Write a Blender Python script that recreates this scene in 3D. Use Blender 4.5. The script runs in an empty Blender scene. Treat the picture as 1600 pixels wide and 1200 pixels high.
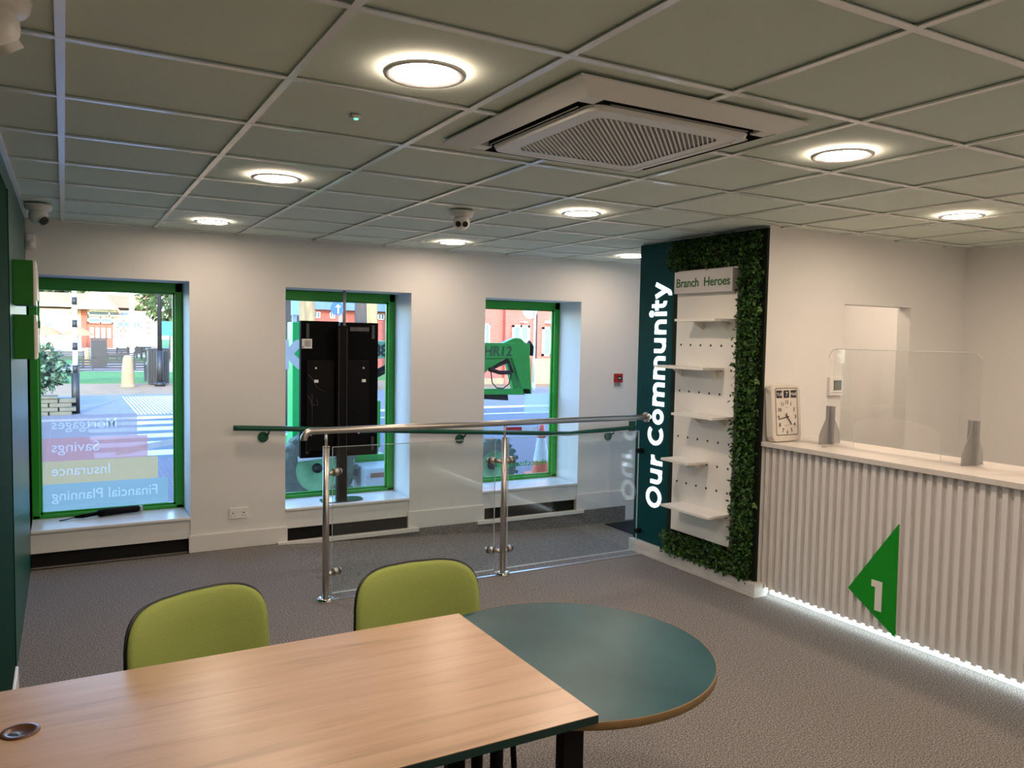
import bpy, bmesh, math, random
from mathutils import Vector, Matrix
random.seed(7)
PI = math.pi
col = bpy.context.scene.collection
sc = bpy.context.scene

# ---------------------------------------------------------------- camera
FPX, YAW, PITCH, ROLL, EYE = 1240.2, .5138, -.0592, .01864, 1.73
_cy, _sy, _cp, _sp = math.cos(YAW), math.sin(YAW), math.cos(PITCH), math.sin(PITCH)
FW = Vector((_sy*_cp, _cy*_cp, _sp)); _r = Vector((_cy, -_sy, 0)); _u = _r.cross(FW)
RT = _r*math.cos(ROLL) + _u*math.sin(ROLL); UP = -_r*math.sin(ROLL) + _u*math.cos(ROLL)
cd = bpy.data.cameras.new('camera'); cam = bpy.data.objects.new('camera', cd); col.objects.link(cam)
cd.sensor_width = 36; cd.lens = FPX/1600*36; cd.clip_start = .05; cd.clip_end = 500
m = Matrix((RT, UP, -FW)).transposed().to_4x4(); m.translation = (0, 0, EYE); cam.matrix_world = m
sc.camera = cam
def at(px, py, Y):                      # world point at depth Y along a direction of sight (for the far street)
    d = RT*((px-800)/FPX) + UP*((600-py)/FPX) + FW
    return Vector((0, 0, EYE)) + d*(Y/d.y)

# ---------------------------------------------------------------- world, sun, exposure
w = bpy.data.worlds.new('world'); sc.world = w; w.use_nodes = True
nt = w.node_tree; nt.nodes.clear()
sky = nt.nodes.new('ShaderNodeTexSky'); sky.sky_type = 'NISHITA'; sky.sun_disc = False
sky.sun_elevation = math.radians(19); sky.sun_rotation = math.radians(190); sky.air_density = 1.0; sky.dust_density = .6; sky.ozone_density = 2.5
bg = nt.nodes.new('ShaderNodeBackground'); bg.inputs[1].default_value = .82
out = nt.nodes.new('ShaderNodeOutputWorld')
tn = nt.nodes.new('ShaderNodeMix'); tn.data_type = 'RGBA'; tn.blend_type = 'MULTIPLY'; tn.inputs[0].default_value = 1; tn.inputs[7].default_value = (.86, .97, 1.12, 1)
nt.links.new(sky.outputs[0], tn.inputs[6]); nt.links.new(tn.outputs[2], bg.inputs[0]); nt.links.new(bg.outputs[0], out.inputs[0])
sl = bpy.data.lights.new('sun', 'SUN'); sl.energy = 2.1; sl.color = (1, .86, .68); sl.angle = math.radians(.6)
sun = bpy.data.objects.new('sun', sl); col.objects.link(sun)
sun.rotation_euler = Vector((.30, 1, -.36)).to_track_quat('-Z', 'Y').to_euler()
vs = sc.view_settings; vs.view_transform = 'Standard'; vs.look = 'None'; vs.gamma = 1; vs.exposure = 1.0; vs.use_curve_mapping = False
LAMP_L = 71.0; LAMP_COL = (1, .775, .60)
sc.cycles.max_bounces = 10; sc.cycles.transparent_max_bounces = 24; sc.cycles.sample_clamp_indirect = 6
sc.cycles.use_denoising = True

# ---------------------------------------------------------------- materials
def nodes(name):
    mt = bpy.data.materials.new(name); mt.use_nodes = True
    n = mt.node_tree; return mt, n, n.nodes['Principled BSDF']
def srgb(c): return tuple((x/255/12.92 if x/255 <= .04045 else ((x/255+.055)/1.055)**2.4) for x in c)
def mat(name, c, rough=.5, metal=0, var=.04, scale=6, bump=0, emit=None, es=1, coords='Object', stretch=(1,1,1), alpha=1):
    mt, n, b = nodes(name)
    tc = n.nodes.new('ShaderNodeTexCoord'); mp = n.nodes.new('ShaderNodeMapping'); mp.inputs['Scale'].default_value = stretch
    nz = n.nodes.new('ShaderNodeTexNoise'); nz.inputs['Scale'].default_value = scale; nz.inputs['Detail'].default_value = 4
    n.links.new(tc.outputs[coords], mp.inputs[0]); n.links.new(mp.outputs[0], nz.inputs['Vector'])
    rp = n.nodes.new('ShaderNodeValToRGB')
    rp.color_ramp.elements[0].position = .3; rp.color_ramp.elements[1].position = .7
    rp.color_ramp.elements[0].color = (*[max(0, x*(1-var)) for x in c], 1)
    rp.color_ramp.elements[1].color = (*[min(1, x*(1+var)) for x in c], 1)
    n.links.new(nz.outputs['Fac'], rp.inputs[0]); n.links.new(rp.outputs[0], b.inputs['Base Color'])
    b.inputs['Roughness'].default_value = rough; b.inputs['Metallic'].default_value = metal
    if bump:
        bp = n.nodes.new('ShaderNodeBump'); bp.inputs['Strength'].default_value = bump; bp.inputs['Distance'].default_value = .01
        n.links.new(nz.outputs['Fac'], bp.inputs['Height']); n.links.new(bp.outputs[0], b.inputs['Normal'])
    if emit:
        b.inputs['Emission Color'].default_value = (*emit, 1); b.inputs['Emission Strength'].default_value = es
    if alpha < 1: b.inputs['Alpha'].default_value = alpha
    return mt
def two_tone(name, c1, c2, scale, rough=.8, p0=.42, p1=.58, stretch=(1,1,1), bump=0, tex='noise', detail=6, spec=.5):
    mt, n, b = nodes(name)
    tc = n.nodes.new('ShaderNodeTexCoord'); mp = n.nodes.new('ShaderNodeMapping'); mp.inputs['Scale'].default_value = stretch
    n.links.new(tc.outputs['Object'], mp.inputs[0])
    nz = n.nodes.new('ShaderNodeTexNoise'); nz.inputs['Scale'].default_value = scale; nz.inputs['Detail'].default_value = detail
    n.links.new(mp.outputs[0], nz.inputs['Vector'])
    rp = n.nodes.new('ShaderNodeValToRGB'); e = rp.color_ramp.elements
    e[0].position = p0; e[1].position = p1; e[0].color = (*c1, 1); e[1].color = (*c2, 1)
    n.links.new(nz.outputs['Fac'], rp.inputs[0]); n.links.new(rp.outputs[0], b.inputs['Base Color'])
    b.inputs['Roughness'].default_value = rough; b.inputs['Specular IOR Level'].default_value = spec
    if bump:
        bp = n.nodes.new('ShaderNodeBump'); bp.inputs['Strength'].default_value = bump; bp.inputs['Distance'].default_value = .01
        n.links.new(nz.outputs['Fac'], bp.inputs['Height']); n.links.new(bp.outputs[0], b.inputs['Normal'])
    return mt
def brick(name, c1, c2, mortar, scale, rot=0, bw=.5, rh=.25, ms=.02, rough=.85, axes='xy'):
    mt, n, b = nodes(name)
    tc = n.nodes.new('ShaderNodeTexCoord'); mp = n.nodes.new('ShaderNodeMapping')
    if axes == 'xz': mp.inputs['Rotation'].default_value = (-PI/2, 0, 0)
    else: mp.inputs['Rotation'].default_value = (0, 0, rot)
    n.links.new(tc.outputs['Object'], mp.inputs[0])
    bk = n.nodes.new('ShaderNodeTexBrick'); bk.inputs['Scale'].default_value = scale
    bk.inputs['Color1'].default_value = (*c1, 1); bk.inputs['Color2'].default_value = (*c2, 1); bk.inputs['Mortar'].default_value = (*mortar, 1)
    bk.inputs['Brick Width'].default_value = bw; bk.inputs['Row Height'].default_value = rh; bk.inputs['Mortar Size'].default_value = ms
    n.links.new(mp.outputs[0], bk.inputs['Vector']); n.links.new(bk.outputs['Color'], b.inputs['Base Color'])
    b.inputs['Roughness'].default_value = rough
    return mt
def glass(name, tint=(1, 1, 1), ior=1.45, haze=None, mul=1.0):
    mt = bpy.data.materials.new(name); mt.use_nodes = True; n = mt.node_tree; n.nodes.clear()
    tr = n.nodes.new('ShaderNodeBsdfTransparent'); tr.inputs[0].default_value = (*tint, 1)
    gl = n.nodes.new('ShaderNodeBsdfGlossy'); gl.inputs['Roughness'].default_value = 0.0
    nz = n.nodes.new('ShaderNodeTexNoise'); nz.inputs['Scale'].default_value = 2.5
    cr = n.nodes.new('ShaderNodeValToRGB'); cr.color_ramp.elements[0].color = (.94, .94, .94, 1); cr.color_ramp.elements[1].color = (1, 1, 1, 1)
    n.links.new(nz.outputs['Fac'], cr.inputs[0]); n.links.new(cr.outputs[0], gl.inputs[0])
    fr = n.nodes.new('ShaderNodeFresnel'); ge = n.nodes.new('ShaderNodeNewGeometry')
    mr = n.nodes.new('ShaderNodeMapRange'); mr.inputs['To Min'].default_value = ior; mr.inputs['To Max'].default_value = 1/ior
    n.links.new(ge.outputs['Backfacing'], mr.inputs[0]); n.links.new(mr.outputs[0], fr.inputs[0])
    mx = n.nodes.new('ShaderNodeMixShader'); o = n.nodes.new('ShaderNodeOutputMaterial')
    n.links.new(fr.outputs[0], mx.inputs[0]); n.links.new(tr.outputs[0], mx.inputs[1]); n.links.new(gl.outputs[0], mx.inputs[2])
    last = mx
    if haze:
        df = n.nodes.new('ShaderNodeBsdfDiffuse'); df.inputs[0].default_value = (*haze[0], 1)
        tl = n.nodes.new('ShaderNodeBsdfTranslucent'); tl.inputs[0].default_value = (*haze[0], 1)
        md = n.nodes.new('ShaderNodeMixShader'); md.inputs[0].default_value = haze[2] if len(haze) > 2 else .5
        n.links.new(df.outputs[0], md.inputs[1]); n.links.new(tl.outputs[0], md.inputs[2])
        m2 = n.nodes.new('ShaderNodeMixShader'); m2.inputs[0].default_value = haze[1]
        n.links.new(mx.outputs[0], m2.inputs[1]); n.links.new(md.outputs[0], m2.inputs[2]); last = m2
    n.links.new(last.outputs[0], o.inputs[0]); return mt
def emissive(name, c, s):
    mt = bpy.data.materials.new(name); mt.use_nodes = True; n = mt.node_tree; n.nodes.clear()
    e = n.nodes.new('ShaderNodeEmission'); e.inputs[1].default_value = s; e.inputs[0].default_value = (*c, 1)
    o = n.nodes.new('ShaderNodeOutputMaterial'); n.links.new(e.outputs[0], o.inputs[0]); return mt

M = {}
M['wall'] = mat('wall_paint', (.79, .785, .77), .6, var=.01, scale=3)
M['trim'] = mat('trim_paint', (.80, .79, .77), .4, var=.01)
M['sill'] = mat('sill_board', (.80, .80, .80), .3, var=.02, scale=3)
M['teal'] = mat('teal_paint', srgb((12, 84, 72)), .36, var=.05, scale=2)
M['tealboard'] = mat('teal_sign_board', srgb((0, 66, 70)), .6, var=.04); M['tealboard'].node_tree.nodes['Principled BSDF'].inputs['Specular IOR Level'].default_value = .15
M['darkgreen'] = mat('dark_green_board', srgb((8, 48, 34)), .85, var=.05)
M['darkgreen'].node_tree.nodes['Principled BSDF'].inputs['Specular IOR Level'].default_value = .05
M['teal'].node_tree.nodes['Principled BSDF'].inputs['Specular IOR Level'].default_value = .32
M['green'] = mat('green_powder_coat', srgb((38, 156, 46)), .35, var=.05)
M['greenbox'] = mat('green_box_laminate', srgb((20, 108, 20)), .5, var=.04)
M['tile'] = two_tone('mineral_fibre_tile', (.69, .77, .68), (.74, .82, .73), 240, .9, .3, .7)
M['tee'] = mat('white_ceiling_tee', (.95, .95, .95), .2, var=.01)
for k_ in ('tile',): pass
M['dark'] = mat('black_void', (.01, .01, .01), .8)
M['black'] = mat('black_metal', (.006, .006, .007), .5, var=.1)
M['blackplastic'] = mat('black_plastic', (.002, .002, .0025), .7, var=.15, scale=20)
for k_ in ('black', 'blackplastic'): M[k_].node_tree.nodes['Principled BSDF'].inputs['Specular IOR Level'].default_value = .1
M['white'] = mat('white_plastic', (.84, .83, .81), .35, var=.01)
M['acwhite'] = mat('ac_plastic', (.88, .88, .86), .4, var=.01)
M['acgrey'] = mat('ac_grille_recess', (.26, .24, .22), .7)
M['board'] = mat('white_laminate', (.84, .82, .77), .4, var=.02, scale=3)
M['steel'] = mat('brushed_steel', (.52, .49, .45), .33, 1, var=.08, scale=60, stretch=(1, 1, 12))
M['chrome'] = mat('polished_steel', (.75, .74, .72), .12, 1, var=.03)
M['handrail'] = mat('green_handrail', srgb((0, 78, 56)), .35, var=.05)
M['fabric'] = mat('lime_fabric', srgb((154, 170, 92)), .9, var=.06, scale=220, bump=.15)
M['shell'] = mat('dark_chair_shell', (.012, .016, .018), .5)
M['tealtop'] = two_tone('teal_laminate', srgb((20, 72, 80)), srgb((52, 100, 108)), 3.2, .36, .35, .75, detail=9, spec=.35)
M['edge_teal'] = mat('teal_edge_band', srgb((5, 48, 44)), .4)
M['ply'] = mat('plywood_edge', srgb((132, 106, 66)), .5, var=.1, scale=20)
M['mirrortext'] = None
M['letters'] = mat('backlit_letters', (.85, .88, .92), .4, emit=(.74, .86, 1), es=.85)
M['signgreen'] = mat('green_sign', srgb((0, 150, 22)), .4, var=.03)
M['textgreen'] = mat('green_text', srgb((30, 96, 40)), .5)
M['red'] = mat('red_plastic', srgb((170, 14, 18)), .35)
M['plinth'] = two_tone('pale_marble_plinth', (.62, .60, .56), (.78, .76, .72), 5, .35, .35, .7, stretch=(1, 1, 5), detail=8)
M['counter'] = mat('counter_top_laminate', (.74, .69, .64), .3, var=.03, scale=2, stretch=(1, 14, 1))
M['slat'] = mat('slat_panel_paint', (.80, .78, .76), .45, var=.01)
M['grey'] = mat('grey_laminate', srgb((160, 160, 160)), .45)
M['greyedge'] = mat('dark_edge', (.05, .05, .05), .5)
M['lcd'] = mat('lcd_grey', srgb((110, 122, 112)), .2)
M['cream'] = mat('cream_plastic', (.72, .67, .60), .35, var=.01)
M['ink'] = mat('black_ink', (.015, .015, .015), .5)
M['led'] = emissive('led_strip_glow', (.82, .97, 1), 6)
M['ledgreen'] = emissive('green_indicator', (.05, 1, .3), 4)
M['lamp'] = emissive('lamp_diffuser', LAMP_COL, LAMP_L)
M['lamp_dim'] = emissive('dimmed_lamp_diffuser', LAMP_COL, LAMP_L*.62)
M['glass'] = glass('window_glass', (.97, .99, .98))
M['railglass'] = glass('rail_glass', (.93, .97, .96), 1.5)
M['acrylic'] = glass('clear_acrylic', (.995, .995, .995), 1.42, ((.8, .8, .8), .005))
M['alu'] = mat('aluminium', (.60, .60, .60), .3, .9, var=.05)
M['white_edge'] = mat('glass_edge', (.55, .62, .60), .3)
M['mat'] = mat('navy_entrance_mat', (.008, .012, .025), .95, var=.3, scale=80)
# carpet: fine speckle over broad tone
mt, n, b = nodes('speckled_carpet')
tc = n.nodes.new('ShaderNodeTexCoord')
nz = n.nodes.new('ShaderNodeTexNoise'); nz.inputs['Scale'].default_value = 135; nz.inputs['Detail'].default_value = 3; nz.inputs['Roughness'].default_value = .8
n.links.new(tc.outputs['Object'], nz.inputs['Vector'])
rp = n.nodes.new('ShaderNodeValToRGB'); e = rp.color_ramp.elements
e[0].position = .36; e[1].position = .66; e[0].color = (.05, .047, .046, 1); e[1].color = (.46, .43, .41, 1)
x = e.new(.5); x.color = (.20, .187, .178, 1)
n.links.new(nz.outputs['Fac'], rp.inputs[0]); n.links.new(rp.outputs[0], b.inputs['Base Color'])
b.inputs['Roughness'].default_value = .95; b.inputs['Specular IOR Level'].default_value = .15
bp = n.nodes.new('ShaderNodeBump'); bp.inputs['Strength'].default_value = .5; bp.inputs['Distance'].default_value = .006
n.links.new(nz.outputs['Fac'], bp.inputs['Height']); n.links.new(bp.outputs[0], b.inputs['Normal'])
M['carpet'] = mt
# pale sonoma oak: long grain streaks plus finer ones
mt, n, b = nodes('pale_oak_laminate')
tc = n.nodes.new('ShaderNodeTexCoord')
def _ns(sx, sy, s, d, dist=0):
    mp = n.nodes.new('ShaderNodeMapping'); mp.inputs['Scale'].default_value = (sx, sy, 1)
    z = n.nodes.new('ShaderNodeTexNoise'); z.inputs['Scale'].default_value = s; z.inputs['Detail'].default_value = d; z.inputs['Distortion'].default_value = dist
    n.links.new(tc.outputs['Object'], mp.inputs[0]); n.links.new(mp.outputs[0], z.inputs['Vector']); return z
a1 = _ns(.8, 11, 2.4, 8, .6); a2 = _ns(2.5, 60, 3, 4)
mm = n.nodes.new('ShaderNodeMath'); mm.operation = 'MULTIPLY_ADD'; mm.inputs[1].default_value = .3
n.links.new(a2.outputs['Fac'], mm.inputs[0]); n.links.new(a1.outputs['Fac'], mm.inputs[2])
rp = n.nodes.new('ShaderNodeValToRGB'); e = rp.color_ramp.elements
e[0].position = .38; e[0].color = (*srgb((172, 144, 118)), 1); e[1].position = .85; e[1].color = (*srgb((208, 178, 150)), 1)
x = e.new(.58); x.color = (*srgb((198, 166, 136)), 1)
n.links.new(mm.outputs[0], rp.inputs[0]); n.links.new(rp.outputs[0], b.inputs['Base Color']); b.inputs['Roughness'].default_value = .30; b.inputs['Specular IOR Level'].default_value = .8
M['oak'] = mt

# ---------------------------------------------------------------- mesh helpers
class MB:
    def __init__(s): s.v = []; s.f = []; s.sm = []
    def add(s, vs, fs, smooth=False):
        o = len(s.v); s.v += [tuple(p) for p in vs]; s.f += [tuple(i+o for i in f) for f in fs]; s.sm += [smooth]*len(fs); return s
    def box(s, x0, x1, y0, y1, z0, z1, skip=''):
        vs = [(x, y, z) for z in (z0, z1) for y in (y0, y1) for x in (x0, x1)]
        return s.add(vs, [(0, 2, 3, 1), (4, 5, 7, 6), (0, 1, 5, 4), (2, 6, 7, 3), (0, 4, 6, 2), (1, 3, 7, 5)])
    def obox(s, c, ax, ay, az):          # box from centre and three half-axis vectors
        c = Vector(c); A = [Vector(a) for a in (ax, ay, az)]
        vs = [c + A[0]*i + A[1]*j + A[2]*k for k in (-1, 1) for j in (-1, 1) for i in (-1, 1)]
        return s.add(vs, [(0, 2, 3, 1), (4, 5, 7, 6), (0, 1, 5, 4), (2, 6, 7, 3), (0, 4, 6, 2), (1, 3, 7, 5)])
    def quad(s, *p): return s.add(p, [tuple(range(len(p)))])
    def cyl(s, p0, p1, r, r2=None, seg=20, caps=True):
        p0, p1 = Vector(p0), Vector(p1); d = (p1-p0).normalized(); r2 = r if r2 is None else r2
        a = d.orthogonal().normalized(); b = d.cross(a)
        vs = []
        for p, rr in ((p0, r), (p1, r2)):
            for i in range(seg):
                t = 2*PI*i/seg; vs.append(p + a*math.cos(t)*rr + b*math.sin(t)*rr)
        s.add(vs, [(i, (i+1) % seg, seg+(i+1) % seg, seg+i) for i in range(seg)], True)
        if caps: s.add(vs[:seg], [tuple(range(seg-1, -1, -1))]); s.add(vs[seg:], [tuple(range(seg))])
        return s
    def tube(s, pts, r, seg=14, caps=True, rs=None):
        P = [Vector(p) for p in pts]; rings = []; a = None
        for i, p in enumerate(P):
            d = (P[min(i+1, len(P)-1)] - P[max(i-1, 0)]).normalized()
            a = d.orthogonal().normalized() if a is None else (a - d*a.dot(d)).normalized()
            b = d.cross(a); rr = rs[i] if rs else r
            rings.append([p + a*math.cos(2*PI*k/seg)*rr + b*math.sin(2*PI*k/seg)*rr for k in range(seg)])
        vs = [v for q in rings for v in q]; fs = []
        for i in range(len(P)-1):
            for k in range(seg): fs.append((i*seg+k, i*seg+(k+1) % seg, (i+1)*seg+(k+1) % seg, (i+1)*seg+k))
        s.add(vs, fs, True)
        if caps: s.add(rings[0], [tuple(range(seg-1, -1, -1))]); s.add(rings[-1], [tuple(range(seg))])
        return s
    def lathe(s, prof, c=(0, 0, 0), axis='z', seg=32):
        vs = []
        for r, h in prof:
            for i in range(seg):
                t = 2*PI*i/seg; x, y = r*math.cos(t), r*math.sin(t)
                v = {'z': (x, y, h), 'y': (x, h, y), 'x': (h, x, y)}[axis]
                vs.append((v[0]+c[0], v[1]+c[1], v[2]+c[2]))
        fs = [(j*seg+i, j*seg+(i+1) % seg, (j+1)*seg+(i+1) % seg, (j+1)*seg+i) for j in range(len(prof)-1) for i in range(seg)]
        return s.add(vs, fs, True)
    def prism(s, poly, f0, f1):          # poly of 2D points, f0/f1 map (a,b)->3D for the two faces
        n = len(poly); vs = [f0(*p) for p in poly] + [f1(*p) for p in poly]
        s.add(vs, [tuple(range(n))[::-1], tuple(range(n, 2*n))])
        return s.add(vs, [(i, (i+1) % n, n+(i+1) % n, n+i) for i in range(n)])
    def sphere(s, c, r, sx=1, sy=1, sz=1, seg=20, rings=12):
        prof = [(math.sin(PI*i/rings), -math.cos(PI*i/rings)) for i in range(rings+1)]
        vs = []
        for a, h in prof:
            for i in range(seg):
                t = 2*PI*i/seg; vs.append((c[0]+r*sx*a*math.cos(t), c[1]+r*sy*a*math.sin(t), c[2]+r*sz*h))
        return s.add(vs, [(j*seg+i, j*seg+(i+1) % seg, (j+1)*seg+(i+1) % seg, (j+1)*seg+i) for j in range(rings) for i in range(seg)], True)
    def build(s, name, mt, parent=None, local=False, bevel=0, label=None, bseg=2):
        me = bpy.data.meshes.new(name)
        off = Vector((0, 0, 0))
        if parent is not None and not local:
            p = parent
            while p is not None: off += p.location; p = p.parent
        me.from_pydata([(v[0]-off.x, v[1]-off.y, v[2]-off.z) for v in s.v], [], s.f)
        me.polygons.foreach_set('use_smooth', s.sm)
        bm = bmesh.new(); bm.from_mesh(me); bmesh.ops.remove_doubles(bm, verts=bm.verts, dist=1e-5) if len(s.v) < 4000 else None
        bmesh.ops.recalc_face_normals(bm, faces=bm.faces); bm.to_mesh(me); bm.free()
        me.materials.append(M[mt] if isinstance(mt, str) else mt)
        o = bpy.data.objects.new(name, me); col.objects.link(o); o.parent = parent
        if bevel:
            b = o.modifiers.new('bevel', 'BEVEL'); b.width = bevel; b.segments = bseg; b.limit_method = 'ANGLE'; b.angle_limit = .7
        if label: o['label'] = label
        return o
def tag(o, label=None, cat=None, group=None, kind=None):
    if label: o['label'] = label
    if cat: o['category'] = cat
    if group: o['group'] = group
    if kind: o['kind'] = kind
    return o
def thing(name, label, cat, loc=(0, 0, 0), rz=0, group=None, kind=None):
    o = bpy.data.objects.new(name, None); col.objects.link(o); o.location = loc; o.rotation_euler = (0, 0, rz); o.empty_display_size = .1
    return tag(o, label, cat, group, kind)
def struct(o): o['kind'] = 'structure'; return o
def copy_tree(o, parent=None):
    c = o.copy(); col.objects.link(c); c.parent = parent
    for ch in o.children: copy_tree(ch, c)
    return c
def text(name, body, size, mt, parent, origin, right, up, depth=.002, offset=0, spacing=1, fit=None, label=None, align='LEFT'):
    cu = bpy.data.curves.new('t', 'FONT'); cu.body = body; cu.size = size; cu.extrude = depth/2; cu.offset = offset
    if depth == 0: cu.fill_mode = 'FRONT'
    cu.space_character = spacing; cu.align_x = align; cu.resolution_u = 4
    to = bpy.data.objects.new('t', cu); col.objects.link(to); bpy.context.view_layer.update()
    me = bpy.data.meshes.new_from_object(to.evaluated_get(bpy.context.evaluated_depsgraph_get()))
    bpy.data.objects.remove(to); bpy.data.curves.remove(cu)
    if fit:                                   # fit = (width, cap height)
        xs = [v.co.x for v in me.vertices]; ys = [v.co.y for v in me.vertices]
        sx = fit[0]/(max(xs)-min(xs)); x0 = min(xs); sy = fit[1]/(size*.73)
        for v in me.vertices: v.co.x = (v.co.x-x0)*sx; v.co.y *= sy
    R_, U_ = Vector(right).normalized(), Vector(up).normalized(); N_ = R_.cross(U_)
    mx = Matrix((R_, U_, N_)).transposed().to_4x4(); mx.translation = Vector(origin) + N_*(depth/2)
    me.transform(mx)
    off = Vector((0, 0, 0)); p = parent
    while p is not None: off += p.location; p = p.parent
    me.transform(Matrix.Translation(-off))
    me.materials.clear(); me.materials.append(M[mt] if isinstance(mt, str) else mt); me.name = name
    o = bpy.data.objects.new(name, me); col.objects.link(o); o.parent = parent
    if label: o['label'] = label
    return o
def mirror_text(name, body, fit, mt, parent, origin, depth=.001):
    # lettering meant to be read from the street: runs towards -X, seen reversed from the room
    return text(name, body, .1, mt, parent, origin, (-1, 0, 0), (0, 0, 1), depth, .001, 1, fit)

# ---------------------------------------------------------------- room shell
C = 2.489; XL, XR, YB, YF = -.23, 6.3, 6.55, -2.0
GL = 6.97                                # window plane
struct(MB().box(XL-.3, 4.02, YF, 4.98, -.3, 0).box(XL-.3, 1.5, 4.98, YB, -.3, 0).box(4.02, XR, YF, 3.78, -.3, 0)
       .box(4.25, XR, 3.78, 5.02, -.3, 0).box(4.02, 4.25, 3.78, 4.98, -.3, 0)
       .box(XL-.2, 5.06, 6.525, GL-.03, -.3, 0).build('floor', 'carpet'))
rm = MB(); rm.add([(1.5, 4.985, 0), (4.3, 4.985, -.15), (4.3, 6.525, -.15), (1.5, 6.525, 0), (1.5, 4.985, -.3), (4.3, 4.985, -.3), (4.3, 6.525, -.3), (1.5, 6.525, -.3)],
       [(0, 1, 2, 3), (7, 6, 5, 4), (0, 4, 5, 1), (1, 5, 6, 2), (2, 6, 7, 3), (3, 7, 4, 0)])
rm.box(4.3, XR, 5.02, 6.55, -.3, -.15)
ramp = struct(rm.build('floor_ramp', 'carpet'))
# ceiling: tiles lying a little above the face of the tees
TX, TY, Y0 = .6, .604, 1.845
ce = MB(); te = MB()
ix = range(-1, 12); jy = range(-8, 10)
for i in ix:
    for j in jy:
        x0, x1, y0, y1 = i*TX, (i+1)*TX, Y0+j*TY, Y0+(j+1)*TY
        x0, x1, y0, y1 = max(x0, XL-.05), min(x1, XR+.05), max(y0, YF-.05), min(y1, YB+.05)
        if x1-x0 < .03 or y1-y0 < .03: continue
        ce.box(x0+.005, x1-.005, y0+.005, y1-.005, C+.011, C+.022)
ce.box(XL-.1, XR+.1, YF-.1, YB+.1, C+.03, C+.12)
for i in ix:
    if XL < i*TX < XR: te.box(i*TX-.012, i*TX+.012, YF, YB, C, C+.003)
for j in jy:
    y = Y0+j*TY
    if YF < y < YB: te.box(XL, XR, y-.012, y+.012, C-.0005, C+.0025)
te.box(XL, XL+.02, YF, YB, C, C+.01).box(XR-.02, XR, YF, 3.8, C, C+.01).box(XL, 4.1, YB-.02, YB, C, C+.01)
ceiling = struct(ce.build('ceiling', 'tile')); te.build('ceiling_grid', 'tee', ceiling, label='white metal grid tees')
# back wall with three window openings and the entrance opening
WIN = [(-.23, .84, .28, 2.11), (1.57, 2.665, .28, 2.10), (3.40, 4.47, .28, 2.09)]
DX0, DX1, DZ = 5.2, 6.1, 2.10
bw = MB()
bw.box(XL-.3, XR+.2, YB, 7.05, 2.11, C+.2)
for a, b_ in ((.84, 1.57), (2.665, 3.40), (4.47, DX0), (DX1, XR+.2)): bw.box(a, b_, YB, 7.05, -.3, 2.11)
bw.box(XL-.3, XL, YB, 7.05, -.3, 2.11)
bw.box(1.57, 2.665, YB, 7.05, 2.10, 2.11).box(3.40, 4.47, YB, 7.05, 2.09, 2.11)
for a, b_, z0, z1 in WIN: bw.box(a, b_, YB+.012, YB+.035, .11, z0-.018).box(a, b_, GL-.03, 7.05, -.3, z0)
struct(bw.build('wall_back', 'wall'))
struct(MB().box(-2, 9, 6.98, 7.3, C+.2, 8.6).box(-2, XL-.3, 6.98, 7.3, -.3, C+.2).box(XR+.2, 9, 6.98, 7.3, -.3, C+.2).box(-2, 9, -4, 7.3, 8.4, 8.6)
       .box(-2, 9, -4, 7.3, C+.25, C+.4).build('wall_facade', brick('facade_brick', srgb((150, 80, 60)), srgb((135, 70, 52)), srgb((170, 160, 150)), 4, axes='xz')))
struct(MB().box(XL-.3, XL, YF-.2, YB+.42, -.3, C+.2).build('wall_left', 'teal'))
struct(MB().box(XL-.3, XR+.2, YF-.2, YF, -.3, C+.2).build('wall_front', 'wall'))
struct(MB().box(XR, XR+.2, YF, 7.0, -.3, C+.2).build('wall_right', 'wall'))
# wall behind the counter with its doorway, and the partition that carries the display
struct(MB().box(4.09, 4.863, 3.80, 3.905, 0, C+.03).box(5.617, XR, 3.80, 3.905, 0, C+.03).box(4.863, 5.617, 3.80, 3.905, 2.008, C+.03)
       .box(4.09, 4.25, 3.90, 5.13, 0, C+.03).box(4.25, XR, 5.02, 5.13, -.2, C+.03).build('wall_partition', 'wall'))
# skirtings
sk = 0
def skirt(x0, x1, z0, z1, y1=YB, d=.02):
    global sk
    sk += 1
    return struct(MB().box(x0, x1, y1-d, y1, z0, z1-.004).box(x0, x1, y1-d*.7, y1, z1-.004, z1).build('baseboard_back_%d' % sk if sk > 1 else 'baseboard_back', 'trim', bevel=.003))
skirt(.825, 1.585, 0, .135); skirt(2.65, 3.415, 0.0, .155); skirt(4.455, 5.08, 0.0, .165)
struct(MB().box(5.06, 5.205, YB-.028, YB, -.15, .06).build('trim_1', 'trim', bevel=.003))
struct(MB().box(XL, XL+.03, YF, 4.15, 0, .2).build('baseboard_left', 'trim', bevel=.004))
for k, (a, b_) in enumerate(((1.50, 2.74), (3.33, 4.52))):
    struct(MB().box(a, b_, 6.49, 6.528, -.02, .014).build('trim_%d' % (k+2), 'alu' if k < 0 else 'trim', bevel=.002))
struct(MB().box(1.46, 4.03, 4.965, 4.99, -.04, .006).build('trim_4', 'alu'))
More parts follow.
